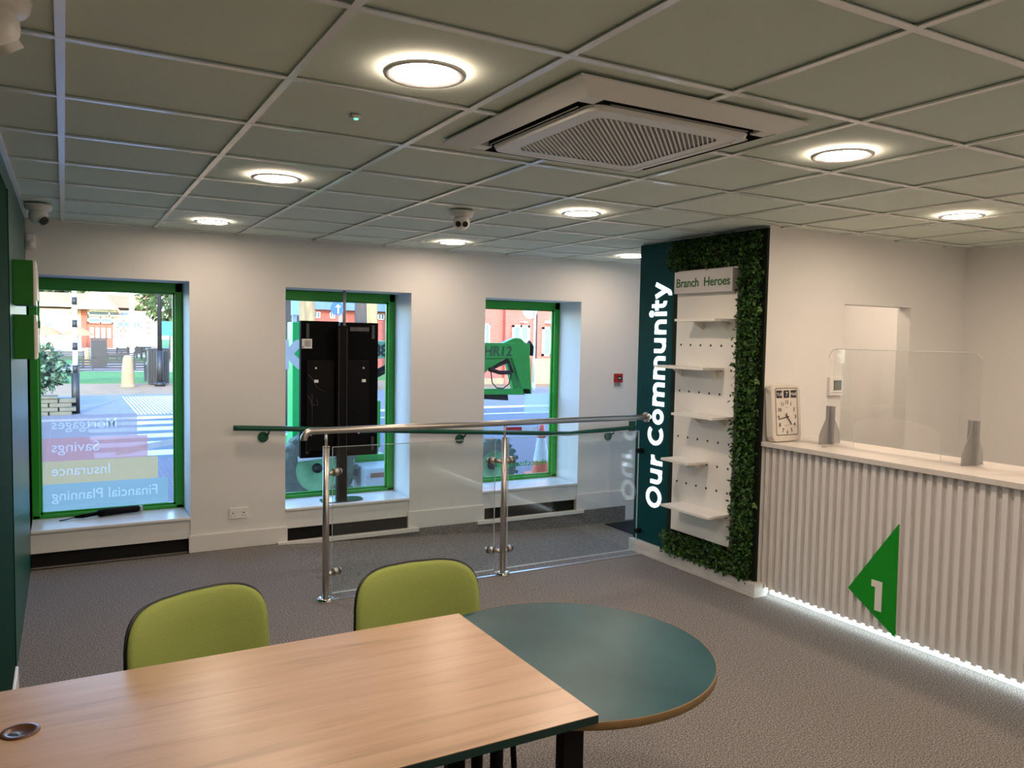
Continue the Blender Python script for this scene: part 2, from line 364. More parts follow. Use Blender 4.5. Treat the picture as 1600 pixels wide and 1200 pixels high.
# ramp side upstand, in carpet
u = MB(); u.add([(1.5, 6.52, 0), (5.06, 6.52, 0), (5.06, 6.52, -.2), (4.3, 6.52, -.2), (1.5, 6.52, -.05), (1.5, 6.528, 0), (5.06, 6.528, 0), (5.06, 6.528, -.2), (4.3, 6.528, -.2), (1.5, 6.528, -.05)],
    [(0, 1, 2, 3, 4), (9, 8, 7, 6, 5), (0, 5, 6, 1), (1, 6, 7, 2)])
u.build('kerb', 'carpet', ramp)
struct(MB().box(4.75, 6.15, 5.2, 6.45, -.15, -.142).build('trim_5', 'mat'))
for k, (a, b_, z0, z1) in enumerate(WIN):
    struct(MB().box(a+.002, b_-.002, 6.60, 6.62, .001, .11).build('trim_%d' % (k+6), mat('niche_darkening_panel_%d' % k, (.008, .008, .008), .9)))  # dark panel added to blacken the recess under each window
# windows
def window(k, x0, x1, z0, z1, gx0):
    w_ = thing('window_%d' % k, None, None, ((x0+x1)/2, GL, z0), kind='structure')
    y0, y1 = GL-.03, GL+.05
    f = MB()
    xa = gx0
    f.box(xa, x1, y0, y1, z1-.075, z1).box(xa, x1, y0, y1, z0, z0+.03)
    f.box(x1-.06, x1, y0, y1, z0, z1).box(xa, xa+.055, y0, y1, z0, z1)
    f.build('window_frame', 'green', w_, bevel=.006)
    g = MB(); g.box(xa+.05, x1-.055, GL+.0, GL+.02, z0+.025, z0+.045).box(xa+.05, x1-.055, GL, GL+.02, z1-.09, z1-.07)
    g.box(x1-.075, x1-.055, GL, GL+.02, z0+.03, z1-.07).box(xa+.05, xa+.07, GL, GL+.02, z0+.03, z1-.07)
    g.build('glazing_bead', 'green', w_)
    MB().quad((xa+.05, GL+.01, z0+.03), (x1-.06, GL+.01, z0+.03), (x1-.06, GL+.01, z1-.075), (xa+.05, GL+.01, z1-.075)).build('glass_pane', 'glass', w_)
    MB().box(x0+.001, x1-.001, YB-.012, y0, z0-.02, z0).build('window_sill', 'sill', w_, bevel=.004)
    return w_
for k, (a, b_, z0, z1) in enumerate(WIN): window(k+1, a, b_, z0, z1, a)
# entrance door, only its green frame edge shows past the partition
d1 = thing('door_1', None, None, (DX0, YB, -.15), kind='structure')
MB().box(DX0, DX0+.05, YB-.02, YB+.1, -.15, DZ).box(DX1-.05, DX1, YB-.02, YB+.1, -.15, DZ).box(DX0, DX1, YB-.02, YB+.1, DZ-.05, DZ+.01).build('door_frame', 'green', d1, bevel=.004)
MB().box(DX0+.05, DX0+.13, YB+.02, YB+.06, -.14, DZ-.05).box(DX1-.13, DX1-.05, YB+.02, YB+.06, -.14, DZ-.05).box(DX0+.13, DX1-.13, YB+.02, YB+.06, -.14, .12).box(DX0+.13, DX1-.13, YB+.02, YB+.06, DZ-.15, DZ-.05).build('door_leaf', 'green', d1)
MB().quad((DX0+.13, YB+.04, .12), (DX1-.13, YB+.04, .12), (DX1-.13, YB+.04, DZ-.15), (DX0+.13, YB+.04, DZ-.15)).build('glass_pane', 'glass', d1)

# ---------------------------------------------------------------- ceiling lamps
def downlight(lbl):
    t = thing('ceiling_downlight', lbl, 'ceiling light', (0, 0, C), group='round recessed downlights')
    MB().lathe([(.097, -.0012), (.110, -.0052), (.119, -.005), (.122, 0), (.122, .003)]).build('rim', 'white', t, local=True)
    MB().lathe([(0, -.0025), (.05, -.0024), (.09, -.002), (.098, -.001)]).build('diffuser', 'lamp', t, local=True)
    return t
LP = [(.925, 2.19, 'large round downlight nearest the camera, above the wooden table, upper left of centre'),
      (.923, 4.04, 'round downlight second in the left-hand ceiling row, left of the indicator light'),
      (.91, 5.90, 'small round downlight at the far end of the left-hand row'),
      (2.78, 5.96, 'small round downlight near the back wall below the central dome camera'),
      (2.76, 4.07, 'round downlight between the air conditioner and the planted display'),
      (4.57, 5.90, 'round downlight half hidden behind the top of the teal sign panel'),
      (2.757, 2.197, 'bright round downlight right of the ceiling air conditioner'),
      (4.62, 2.83, 'round downlight above the service counter, rightmost in view')]
for k, (x, y, lbl) in enumerate(LP):
    if k == 0: dl0 = downlight(lbl); o = dl0
    else: o = copy_tree(dl0); o['label'] = lbl
    if y > 5.5:                                   # the row by the back wall runs dimmer
        for c in o.children:
            if c.name.startswith('diffuser'): c.data = c.data.copy(); c.data.materials[0] = M['lamp_dim']
    o.location = (x, y, C)
for x, y in ((.92, .35), (2.76, .35), (4.62, .99), (5.6, 1.85), (.92, -1.4), (3.9, -1.4)):  # unseen lamps; the one behind the counter is added to brighten the right wall
    o = copy_tree(dl0); o.location = (x, y, C); o['label'] = 'unseen round downlight in the ceiling'
for x in (5.45,):
    o = copy_tree(dl0); o.location = (x, 4.4, C); o['label'] = 'round downlight in the room behind the doorway'
# air conditioner cassette
ac = thing('air_conditioner', 'square white cassette air conditioner set in the ceiling tiles', 'air conditioner', (1.78, 2.41, C))
AX, AY, HW = 1.78, 2.412, .48
b_ = MB()
def frus(mb, cx, cy, h0, z0, h1, z1, hole=None):
    v = [(cx+sx*h, cy+sy*h, z) for h, z in ((h0, z0), (h1, z1)) for sx, sy in ((-1, -1), (1, -1), (1, 1), (-1, 1))]
    mb.add(v, [(i, (i+1) % 4, 4+(i+1) % 4, 4+i) for i in range(4)])
frus(b_, AX, AY, HW, C+.0, HW, C-.006); frus(b_, AX, AY, HW, C-.006, .402, C-.034)
frus(b_, AX, AY, .402, C-.034, .398, C-.034)
b_.build('body', 'acwhite', ac)
v_ = MB(); frus(v_, AX, AY, .399, C-.034, .399, C-.002); frus(v_, AX, AY, .399, C-.002, .30, C-.002); frus(v_, AX, AY, .352, C-.003, .352, C-.030)
v_.build('air_slot', 'dark', ac)
for k in range(4):
    a = k*PI/2; c_, s_ = math.cos(a), math.sin(a)
    def rot(x, y, z): return (AX+x*c_-y*s_, AY+x*s_+y*c_, z)
    f = MB(); vs_ = [rot(x, y, z) for (x, y, z) in [(-.29, .362, C-.030), (.29, .362, C-.030), (.29, .372, C-.034), (-.29, .372, C-.034), (-.29, .362, C-.033), (.29, .362, C-.033), (.29, .372, C-.037), (-.29, .372, C-.037)]]
    f.add(vs_, [(0, 1, 2, 3), (7, 6, 5, 4), (0, 4, 5, 1), (1, 5, 6, 2), (2, 6, 7, 3), (3, 7, 4, 0)])
    f.build('louvre', 'acwhite', ac)
for sx in (-1, 1):
    for sy in (-1, 1):
        MB().box(min(AX+sx*.335, AX+sx*.400), max(AX+sx*.335, AX+sx*.400), min(AY+sy*.335, AY+sy*.400), max(AY+sy*.335, AY+sy*.400), C-.033, C-.006).build('corner_cover', 'acwhite', ac, bevel=.004)
p = MB()
def rsq(h, r, z, n=6):
    out_ = []
    for q, (sx, sy) in enumerate(((1, 1), (-1, 1), (-1, -1), (1, -1))):
        for i in range(n+1):
            t = q*PI/2 + i*PI/2/n
            out_.append((AX+sx*(h-r)+r*math.cos(t), AY+sy*(h-r)+r*math.sin(t), z))
    return out_
prof = [(.30, .03, C-.002), (.345, .05, C-.03), (.338, .05, C-.047), (.318, .05, C-.047), (.314, .05, C-.0445), (.268, .04, C-.0445)]
rings = [rsq(*q) for q in prof]; nr = len(rings[0]); allv = [v for r in rings for v in r]
p.add(allv, [(j*nr+i, j*nr+(i+1) % nr, (j+1)*nr+(i+1) % nr, (j+1)*nr+i) for j in range(len(rings)-1) for i in range(nr)], False)
p.build('front_panel', 'acwhite', ac)
g = MB(); g.quad(*rsq(.27, .04, C-.040)); g.build('grille_recess', 'acgrey', ac)
# diagonal grille bars
g = MB(); H2 = .266; s2 = math.sqrt(.5)
for k in range(-22, 23):
    d = k*.0165
    L = H2*2*s2*2 / 2 - abs(d); L = (H2/s2) - abs(d)
    if L <= .01: continue
    cx, cy = AX + d*s2, AY - d*s2 - 0
    g.obox((cx, cy, C-.0425), (L*s2, L*s2, 0), (.0028*s2, -.0028*s2, 0), (0, 0, .0024))
g.build('grille', 'acwhite', ac)
text('marking', 'L', .02, 'ink', ac, (2.10, 2.16, C-.0475), (0, -1, 0), (1, 0, 0), .0006)
# cameras
def dome_cam(loc, lbl, aim, s=1.0, dual=False):
    t = thing('security_camera', lbl, 'security camera', loc, group='white dome security cameras')
    MB().lathe([(0, 0), (.058*s, 0), (.06*s, -.006), (.056*s, -.022*s), (.05*s, -.028*s), (0, -.028*s)]).build('base', 'white', t, local=True)
    MB().sphere((0, 0, -.052*s), .042*s).build('dome', 'white', t, local=True)
    a = Vector(aim).normalized(); side = a.cross(Vector((0, 0, 1))).normalized()
    for sg in ((-1, 1) if dual else (0,)):
        c0 = Vector((0, 0, -.055*s)) + a*.030*s + side*.017*s*sg
        c1 = Vector((0, 0, -.055*s)) + a*.044*s + side*.017*s*sg
        MB().cyl(c0, c1, .0135*s if dual else .02*s).build('lens', 'ink', t, local=True)
        if not dual:
            MB().cyl(c0-a*.004, c1+a*.001, .026*s, caps=False).build('lens_ring', 'white', t, local=True)
    return t
dome_cam((2.12, 4.42, C), 'white twin-lens dome camera in the middle of the ceiling, before the back wall', (-.45, -1, -.35), 1.25, True)
dome_cam((-.13, 5.75, C), 'white dome camera in the far left corner above the first window', (.8, -.9, -.8), 1.3)
dome_cam((-.135, 2.21, C), 'white dome camera cut off by the top left corner of the photo', (.6, .3, -.9), 1.35)
pi = thing('motion_sensor', 'small white motion sensor high in the far left corner of the room', 'sensor', (-.2, 6.52, 2.30))
MB().box(-.228, -.165, 6.50, 6.548, 2.28, 2.385).build('body', 'white', pi, bevel=.012)
MB().sphere((-.195, 6.50, 2.315), .022, 1, .5, 1.2).build('lens', 'white', pi)
il = thing('indicator_light', 'tiny green indicator light in a ceiling tile', 'light', (.9, 2.75, C))
MB().lathe([(0, -.004), (.010, -.004), (.02, 0), (.02, .006)], (.9, 2.75, C)).build('housing', 'white', il)
MB().lathe([(0, -.007), (.006, -.0065), (.008, -.004)], (.903, 2.75, C)).build('lens', 'ledgreen', il)

# ---------------------------------------------------------------- left wall fittings
pn = thing('wall_panel', 'dark green board fixed to the teal wall at the left edge', 'wall panel', (XL, 3.0, .2))
MB().box(XL, -.211, -1.5, 4.15, .2, 2.335).build('board', 'darkgreen', pn)
MB().box(XL+.001, -.2075, 4.15, 4.156, .2, 2.335).build('edge_trim', 'darkgreen', pn)
def gbox(z0, z1, lbl, sq):
    t = thing('leaflet_box', lbl, 'wall box', (XL, 5.05, z0), group='green boxes on the left wall')
    MB().box(XL, -.14, 4.9, 5.22, z0, z1).build('side', 'greenbox', t, bevel=.002)
    MB().box(-.139, -.128, 4.905, 5.215, z0, z1).box(-.129, -.122, 4.93, 5.19, z0+.03, z1-.04).build('front', 'board', t, bevel=.001, label='white front face')
    if sq: MB().box(-.123, -.112, 4.96, 5.03, z1-.07, z1-.03).build('badge', 'greenbox', t)
gbox(1.85, 2.085, 'upper green box with white front on the left wall', False)
gbox(1.565, 1.80, 'lower green box with white front on the left wall', True)

# ---------------------------------------------------------------- things on the back wall
hr = thing('handrail', 'green wall-mounted handrail running below the windows', 'handrail', (1.15, 6.48, .8))
pts = [(1.15, 6.48, .974)] + [(1.2+ (4.22-1.2)*i/8, 6.48, .972 - .176*i/8) for i in range(9)] + [(4.32, 6.48, .792), (4.6, 6.48, .803), (5.14, 6.48, .822)]
MB().tube(pts, .0215, 16).build('rail', 'handrail', hr)
MB().cyl((5.14, 6.48, .822), (5.14, YB, .822), .02).box(5.10, 5.18, YB-.012, YB, .77, .88).build('end_return', 'handrail', hr)
for x, z in ((1.39, .885), (3.15, .785), (4.83, .735)):
    zt = (.972 - .176*(x-1.2)/3.02) if x < 4.3 else .81
    b_ = MB(); b_.cyl((x, YB, z), (x, YB-.018, z), .042, seg=28)
    b_.tube([(x+.02, YB-.015, z+.015), (x+.035, YB-.05, z+.03), (x+.035, 6.49, z+.05), (x+.035, 6.48, zt-.015)], .0075)
    b_.build('bracket', 'handrail', hr)
cp = thing('fire_alarm_call_point', 'small red fire alarm call point on the back wall right of the third window', 'fire alarm', (4.93, YB, 1.32))
MB().box(4.888, 4.982, YB-.035, YB, 1.285, 1.375).build('housing', 'red', cp, bevel=.004)
MB().box(4.912, 4.958, YB-.038, YB-.034, 1.305, 1.352).build('panel', 'ink', cp)
MB().box(4.922, 4.948, YB-.04, YB-.037, 1.325, 1.335).build('label_strip', 'white', cp)
MB().box(4.894, 4.976, YB-.03, YB, 1.245, 1.284).build('cover', 'acrylic', cp, bevel=.003)
so = thing('wall_socket', 'white double wall socket between the first and second windows', 'socket', (1.2, YB, .28))
MB().box(1.125, 1.272, YB-.012, YB, .237, .325).build('plate', 'white', so, bevel=.004)
for x in (1.175, 1.222): MB().box(x-.008, x+.008, YB-.016, YB-.011, .292, .308).build('switch', 'white', so, bevel=.002)
for x in (1.155, 1.238):
    s_ = MB(); s_.box(x-.004, x+.004, YB-.0126, YB-.0118, .276, .288).box(x-.014, x-.007, YB-.0126, YB-.0118, .256, .261).box(x+.007, x+.014, YB-.0126, YB-.0118, .256, .261)
    s_.build('socket_outlet', 'ink', so)

# window stickers, read from outside
def sticker(z0, z1, x1, txt, fit, tx, tz, c, lbl):
    t = thing('window_sticker', lbl, 'window sticker', (0, GL+.014, z0), group='coloured strips on the first window')
    x0 = -.178
    mt_ = glass('vinyl_'+txt.split()[0].lower(), (.95, .97, .98), 1.3, (srgb(c), .86, .62))
    lt = glass('vinyl_letters_'+txt.split()[0].lower(), (.98, .99, 1), 1.3, (tuple(min(1, v*.45+.50) for v in srgb(c)), .86, .62))
    letters = mirror_text('lettering', txt, fit, lt, t, (tx, GL+.014, tz), 0)
    # film as one flat outline with the letters cut out of it
    cu = bpy.data.curves.new('t', 'FONT'); cu.body = txt; cu.size = .1; cu.offset = .001; cu.resolution_u = 4
    to = bpy.data.objects.new('t', cu); col.objects.link(to); bpy.context.view_layer.update(); dg = bpy.context.evaluated_depsgraph_get()
    tm = bpy.data.meshes.new_from_object(to.evaluated_get(dg)); xs = [v.co.x for v in tm.vertices]
    sx, sy, xm = fit[0]/(max(xs)-min(xs)), fit[1]/(.1*.73), min(xs); bpy.data.meshes.remove(tm)
    src = to.to_curve(dg); c2 = bpy.data.curves.new('t', 'CURVE'); c2.resolution_u = 4
    for q in src.splines:
        n_ = c2.splines.new(q.type)
        if q.type == 'BEZIER':
            n_.bezier_points.add(len(q.bezier_points)-1)
            for a, b_ in zip(n_.bezier_points, q.bezier_points):
                a.handle_left_type = a.handle_right_type = 'FREE'; a.co = b_.co; a.handle_left = b_.handle_left; a.handle_right = b_.handle_right
        else:
            n_.points.add(len(q.points)-1)
            for a, b_ in zip(n_.points, q.points): a.co = b_.co
        n_.use_cyclic_u = True
    to.to_curve_clear(); bpy.data.objects.remove(to)
    c2.dimensions = '2D'; c2.fill_mode = 'FRONT'; c2.extrude = 0; c2.offset = 0
    sp_ = c2.splines.new('POLY'); sp_.points.add(3); sp_.use_cyclic_u = True
    for q, (X, Z) in enumerate(((x0, z0), (x1, z0), (x1, z1), (x0, z1))): sp_.points[q].co = ((tx-X)/sx+xm, (Z-tz)/sy, 0, 1)
    fo_ = bpy.data.objects.new('t', c2); col.objects.link(fo_); bpy.context.view_layer.update()
    me = bpy.data.meshes.new_from_object(fo_.evaluated_get(bpy.context.evaluated_depsgraph_get())); bpy.data.objects.remove(fo_)
    for v in me.vertices: v.co = (tx-(v.co.x-xm)*sx - 0, GL+.014, tz+v.co.y*sy - z0)
    for v in me.vertices: v.co.y = .014-.014
    me.materials.clear(); me.materials.append(mt_); me.name = 'film'
    film = bpy.data.objects.new('film', me); col.objects.link(film); film.parent = t
sticker(.888, 1.065, .50, 'Mortgages', (.445, .082), .352, .958, (176, 164, 170), 'lilac strip at the top of the stack on the first window, reading Mortgages in reverse')
sticker(.711, .888, .575, 'Savings', (.325, .082), .228, .782, (206, 146, 140), 'pink strip on the first window, reading Savings in reverse')
sticker(.534, .711, .65, 'Insurance', (.40, .082), .302, .598, (212, 180, 126), 'yellow strip on the first window, reading Insurance in reverse')
sticker(.312, .534, .725, 'Financial Planning', (.745, .082), .645, .405, (152, 172, 168), 'blue strip at the bottom of the first window, reading Financial Planning in reverse')
ws = thing('window_sticker', 'pale green square film low in the right side of the third window', 'window sticker', (4.24, GL+.014, .95))
MB().quad((4.09, GL+.014, .948), (4.405, GL+.014, .948), (4.405, GL+.014, 1.152), (4.09, GL+.014, 1.152)).build('film', glass('pale_vinyl', (.97, 1, .98), 1.3, (srgb((205, 225, 215)), .8)), ws)
wt = thing('window_lettering', 'green web address lettering along the bottom of the third window, seen reversed', 'lettering', (4.1, GL, .44))
mirror_text('lettering', 'theccbs.co.uk', (.60, .06), mat('green_vinyl', srgb((40, 170, 70)), .5), wt, (4.365, GL-.002, .415))

# digital display stand in the second window
tv = thing('display_stand', 'tall black double screen seen from behind, standing on the second window sill', 'screen', (2.09, 6.76, .28))
MB().box(1.745, 2.075, 6.74, 6.80, .66, 1.835).build('screen', 'blackplastic', tv, bevel=.004)
MB().box(2.092, 2.43, 6.74, 6.80, .66, 1.83).build('screen', 'blackplastic', tv, bevel=.004)
MB().box(1.79, 2.03, 6.705, 6.74, .72, 1.50).box(2.14, 2.34, 6.705, 6.74, .72, 1.50).build('back_cover', 'black', tv, bevel=.006)
MB().box(2.04, 2.13, 6.66, 6.71, .285, 1.80).build('post', 'black', tv, bevel=.004)
MB().box(2.048, 2.052, 6.655, 6.662, .3, 1.78).box(2.118, 2.122, 6.655, 6.662, .3, 1.78).build('post_groove', 'greyedge', tv)
bs = MB(); pl = []
for i in range(40):
    t = 2*PI*i/40; pl.append((2.09+.185*math.copysign(abs(math.cos(t))**.6, math.cos(t)), 6.70+.10*math.copysign(abs(math.sin(t))**.6, math.sin(t))))
bs.prism(pl, lambda a, b: (a, b, .281), lambda a, b: (a, b, .289)); bs.build('base', mat('dark_glass_base', (.03, .045, .05), .15), tv)
MB().cyl((2.105, 6.69, 1.74), (2.105, 6.69, 2.10), .013).lathe([(.013, 0), (.019, 0), (.019, .02), (.013, .02)], (2.105, 6.69, 1.735)).build('ceiling_pole', 'grey', tv)
MB().box(1.752, 1.838, 6.7355, 6.740, 1.60, 1.682).build('barcode_label', 'white', tv)
bc = MB()
for i in range(9): bc.box(1.775+i*.006, 1.777+i*.006, 6.7345, 6.7358, 1.615, 1.67)
bc.box(1.757, 1.766, 6.7345, 6.7358, 1.606, 1.617); bc.build('barcode', 'ink', tv)
vt = MB()
for i in range(14): vt.box(2.175+i*.0125, 2.179+i*.0125, 6.737, 6.7405, 1.755, 1.79)
vt.build('air_vent', 'grey', tv)
for x in (1.86, 2.28):
    MB().cyl((x, 6.705, 1.435), (x, 6.69, 1.435), .009).build('screw', 'chrome', tv)
    MB().box(x-.012, x+.022, 6.692, 6.705, 1.31, 1.335).build('clip', 'white', tv)
    MB().cyl((x-.04, 6.705, .865), (x-.04, 6.69, .865), .009).build('screw', 'chrome', tv)
for x in (1.80, 2.38):
    for z in (.70, 1.69): MB().box(x-.012, x+.012, 6.728, 6.742, z, z+.12).build('mount_rail', 'greyedge', tv)
cb = MB(); cb.tube([(1.80, 6.70, 1.38), (1.83, 6.69, 1.34), (1.87, 6.70, 1.27), (1.95, 6.70, 1.22)], .003, 6).tube([(1.80, 6.70, 1.20), (1.83, 6.69, 1.12), (1.88, 6.69, 1.12), (1.87, 6.70, 1.17)], .003, 6).tube([(1.83, 6.70, 1.22), (1.832, 6.70, .9)], .0025, 6)
cb.build('cable', 'greyedge', tv)
# object on the first sill
um = thing('folding_umbrella', 'small black folded umbrella lying on the first window sill', 'umbrella', (.25, 6.85, .31))
A_, B_ = Vector((.20, 6.845, .311)), Vector((.50, 6.885, .313))
D_ = B_-A_
MB().tube([A_+D_*t for t in (0, .05, .3, .7, .95, 1)], .02, 14, rs=[.016, .028, .029, .027, .027, .02]).build('canopy', 'black', um)
MB().tube([A_+D_*1.0, A_+D_*1.09], .024, 14).build('cap', 'steel', um)
MB().tube([Vector((.05, 6.835, .296)), Vector((.10, 6.835, .299)), A_+Vector((0, 0, -.004))], .012, 12, rs=[.008, .015, .014]).build('handle', 'blackplastic', um)
MB().tube([Vector((.05, 6.835, .296)), Vector((.0, 6.82, .287)), Vector((-.05, 6.80, .286))], .004, 8).build('strap', 'black', um)
MB().obox(A_+D_*.12+Vector((0, -.012, -.002)), (.02, .002, 0), (0, .022, 0), (0, 0, .022)).build('fastening_band', 'blackplastic', um, bevel=.004)
MB().obox(A_+D_*.42+Vector((0, -.023, -.004)), (.045, .006, 0), (0, .002, 0), (0, 0, .006)).build('label_strip', 'white', um)

# ---------------------------------------------------------------- glass balustrade
bl = thing('balustrade', 'stainless steel balustrade with glass panels along the ramp edge', 'railing', (2.7, 4.97, 0))
RY = 4.968
pts = [(1.305, RY, 1.055)] + [(1.305+.055*(1-math.cos(t)), RY, 1.06+.052*math.sin(t)) for t in [PI/2*i/8 for i in range(9)]] + [(1.5, RY, 1.112), (4.035, RY, 1.112)]
MB().tube(pts, .0215, 22).build('top_rail', 'steel', bl)
MB().cyl((4.030, RY, 1.112), (4.08, RY, 1.112), .04, seg=28).build('wall_flange', 'chrome', bl)
for px_, sides in ((1.449, (1,)), (2.752, (-1, 1))):
    ps = MB().cyl((px_, RY, .012), (px_, RY, 1.005), .0215, seg=26).build('post', 'steel', bl)
    MB().cyl((px_, RY, 1.005), (px_, RY, 1.012), .0235, .02, seg=24).cyl((px_, RY, 1.01), (px_, RY, 1.095), .0085, seg=14).build('rail_support', 'steel', ps)
    MB().lathe([(.0, .03), (.024, .03), (.05, .028), (.054, .024), (.054, 0)], (px_, RY, 0)).build('base_cover', 'chrome', ps)
    for sd in sides:
        for z in (.832, .175):
            d = Vector((.85, .53, 0)) if sd > 0 else Vector((-.62, .78, 0)); d.normalize(); p0 = Vector((px_, RY, z))
            c = MB(); c.cyl(p0+d*.016, p0+d*.07, .016)
            c.cyl(p0+d*.07, p0+d*.108, .026, seg=24)
            c.cyl(p0+d*.116, p0+d*.135, .026, .02, seg=24)
            c.build('glass_clamp', 'steel', ps)
            MB().cyl(p0+d*.108, p0+d*.116, .0265).build('gasket', 'ink', ps)
GY = 5.048
for x0, x1 in ((1.515, 2.72), (2.83, 4.035)):
    g_ = MB().box(x0, x1, GY-.005, GY+.005, .022, .992).build('glass_panel', 'railglass', bl)
    MB().box(x0, x1, GY-.0052, GY+.0052, .990, .9935).box(x0-.0015, x0+.001, GY-.005, GY+.005, .022, .992).box(x1-.001, x1+.0015, GY-.005, GY+.005, .022, .992).box(x0, x1, GY-.005, GY+.005, .020, .025).build('glass_edge', 'white_edge', g_)
for z in (.83, .175):
    MB().cyl((4.03, GY, z), (4.075, GY, z), .02, seg=20).build('glass_clamp', 'black', bl, label='dark wall-side glass clamp')

# ---------------------------------------------------------------- display column
WX = 4.09
sp = thing('wall_sign', 'tall teal panel with white backlit lettering at the end of the display wall', 'sign', (4.08, 4.93, .1))
MB().box(4.072, WX, 4.70, 5.135, .10, C-.002).build('board', M['tealboard'], sp, bevel=.002)
# rounded stroke lettering
def arc(cx, cy, rx, ry, a0, a1, n=14): return [(cx+rx*math.cos(math.radians(a0+(a1-a0)*i/n)), cy+ry*math.sin(math.radians(a0+(a1-a0)*i/n))) for i in range(n+1)]
S = .132
GL_ = {  # strokes, advance width (x-height = 1)
 'O': ([arc(.66, .68, .51, .55, 0, 360, 36)], 1.32), 'C': ([arc(.68, .68, .53, .55, 48, 312, 26)], 1.2),
 'o': ([arc(.5, .5, .36, .36, 0, 360, 28)], 1.0),
 'u': ([[(.15, 1), (.15, .5)] + arc(.48, .46, .33, .33, 180, 360, 12) + [(.81, 1)], [(.81, .5), (.81, 0)]], .96),
 'n': ([[(.15, 0), (.15, .54)] + arc(.48, .54, .33, .33, 180, 0, 12) + [(.81, 0)], [(.15, .4), (.15, 1)]], .96),
 'm': ([[(.15, 0), (.15, 1)], arc(.43, .57, .28, .30, 180, 0, 12) + [(.71, 0)], arc(.99, .57, .28, .30, 180, 0, 12) + [(1.27, 0)]], 1.42),
 'r': ([[(.15, 0), (.15, 1)], arc(.55, .46, .40, .40, 180, 85, 8)], .62),
 'i': ([[(.15, 0), (.15, 1)], arc(.15, 1.32, .085, .085, 0, 360, 12)], .30),
 't': ([[(.32, 1.3), (.32, .42)] + arc(.60, .42, .28, .28, 180, 280, 8), [(.0, .87), (.72, .87)]], .76),
 'y': ([[(.10, 1), (.47, .08)], [(.84, 1), (.40, -.12)] + arc(.2, -.05, .22, .22, -40, -100, 5)], .94)}
lt = MB()
def stroke(mb, pts, fx):
    n_ = len(pts); L, R = [], []
    closed = abs(pts[0][0]-pts[-1][0])+abs(pts[0][1]-pts[-1][1]) < 1e-6
    for i, p in enumerate(pts):
        q0 = pts[i-1] if i else (pts[-2] if closed else p); q1 = pts[i+1] if i < n_-1 else (pts[1] if closed else p)
        d = Vector((q1[0]-q0[0], q1[1]-q0[1])).normalized(); nn = Vector((-d.y, d.x))*S
        L.append((p[0]+nn.x, p[1]+nn.y)); R.append((p[0]-nn.x, p[1]-nn.y))
    for i in range(n_-1):
        mb.prism([L[i], L[i+1], R[i+1], R[i]], lambda a, b: fx(a, b, 0), lambda a, b: fx(a, b, 1))
BASE_Y, XH = 4.792, .138
for ch, z0, z1 in (('O', .393, .566), ('u', .585, .707), ('r', .735, .82), ('C', .891, 1.047), ('o', 1.06, 1.184), ('m', 1.205, 1.397), ('m', 1.415, 1.604),
                   ('u', 1.622, 1.744), ('n', 1.77, 1.889), ('i', 1.913, 1.951), ('t', 1.958, 2.044), ('y', 2.052, 2.178)):
    st, wd = GL_[ch]
    for s_ in st:
        stroke(lt, s_, lambda a, b, k: (4.071-.006*k, BASE_Y + b*XH*.98, z0 + a*(z1-z0)/wd))
lt.build('lettering', 'letters', sp, label='white backlit words Our Community')
struct(MB().box(4.03, 4.15, 3.765, 5.14, 0, .098).build('baseboard_right', 'plinth', bevel=.003))
# planting
fo = MB()
def leaf(mb, c, d, n_, L, W):
    d = d.normalized(); s_ = d.cross(n_).normalized(); n2 = s_.cross(d)
    p0 = c; p1 = c+d*L*.45+s_*W+n2*L*.05; p2 = c+d*L-n2*L*.12; p3 = c+d*L*.45-s_*W+n2*L*.05; pm = c+d*L*.5+n2*L*.1
    mb.v += [tuple(p0), tuple(p1), tuple(p2), tuple(p3), tuple(pm)]; o = len(mb.v)-5
    mb.f += [(o, o+1, o+4), (o+1, o+2, o+4), (o+2, o+3, o+4), (o+3, o, o+4)]; mb.sm += [False]*4
zones = [((3.82, 4.73), (2.27, 2.47), 2300), ((3.82, 3.995), (.13, 2.30), 4600), ((3.84, 4.71), (.10, .262), 2100)]
for (y0, y1), (z0, z1), cnt in zones:
    for i in range(cnt):
        y = random.uniform(y0, y1); z = random.uniform(z0, z1)
        x = 4.065 - abs(random.gauss(0, .028)) - .004
        dr = Vector((-random.uniform(.3, 1), random.gauss(0, .75), random.gauss(.1, .75)))
        nn = Vector((random.gauss(-.4, .6), random.gauss(0, .6), random.gauss(.5, .6)))
        L = random.uniform(.02, .05)
        if z > 2.42: L *= .8; dr.z = min(dr.z, .1)
        leaf(fo, Vector((x, y, z)), dr, nn, L, L*random.uniform(.16, .32))
M['leaf'] = two_tone('artificial_leaf', srgb((8, 30, 10)), srgb((66, 118, 34)), 34, .5, .36, .68, detail=2)
fol = thing('foliage_panel', 'artificial green foliage framing the white shelf board', 'foliage panel', (4.08, 4.2, .1))
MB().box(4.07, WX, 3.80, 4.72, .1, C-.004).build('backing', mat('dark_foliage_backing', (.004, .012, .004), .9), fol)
fo.build('leaves', 'leaf', fol)
M['fern'] = mat('fern_green', srgb((120, 150, 80)), .6)
for (y, z) in ((3.82, 1.94), (3.82, 1.46), (3.80, .63)):
    fr = MB()
    for k in range(7):
        c = Vector((4.02-.003*k, y-.009*k, z+.004*k-.0008*k*k))
        for sg in (-1, 1): leaf(fr, c, Vector((-.3, -.5, sg*1)), Vector((-1, 0, 0)), .024-.002*k, .005)
    fr.build('fern_frond', 'fern', fol)
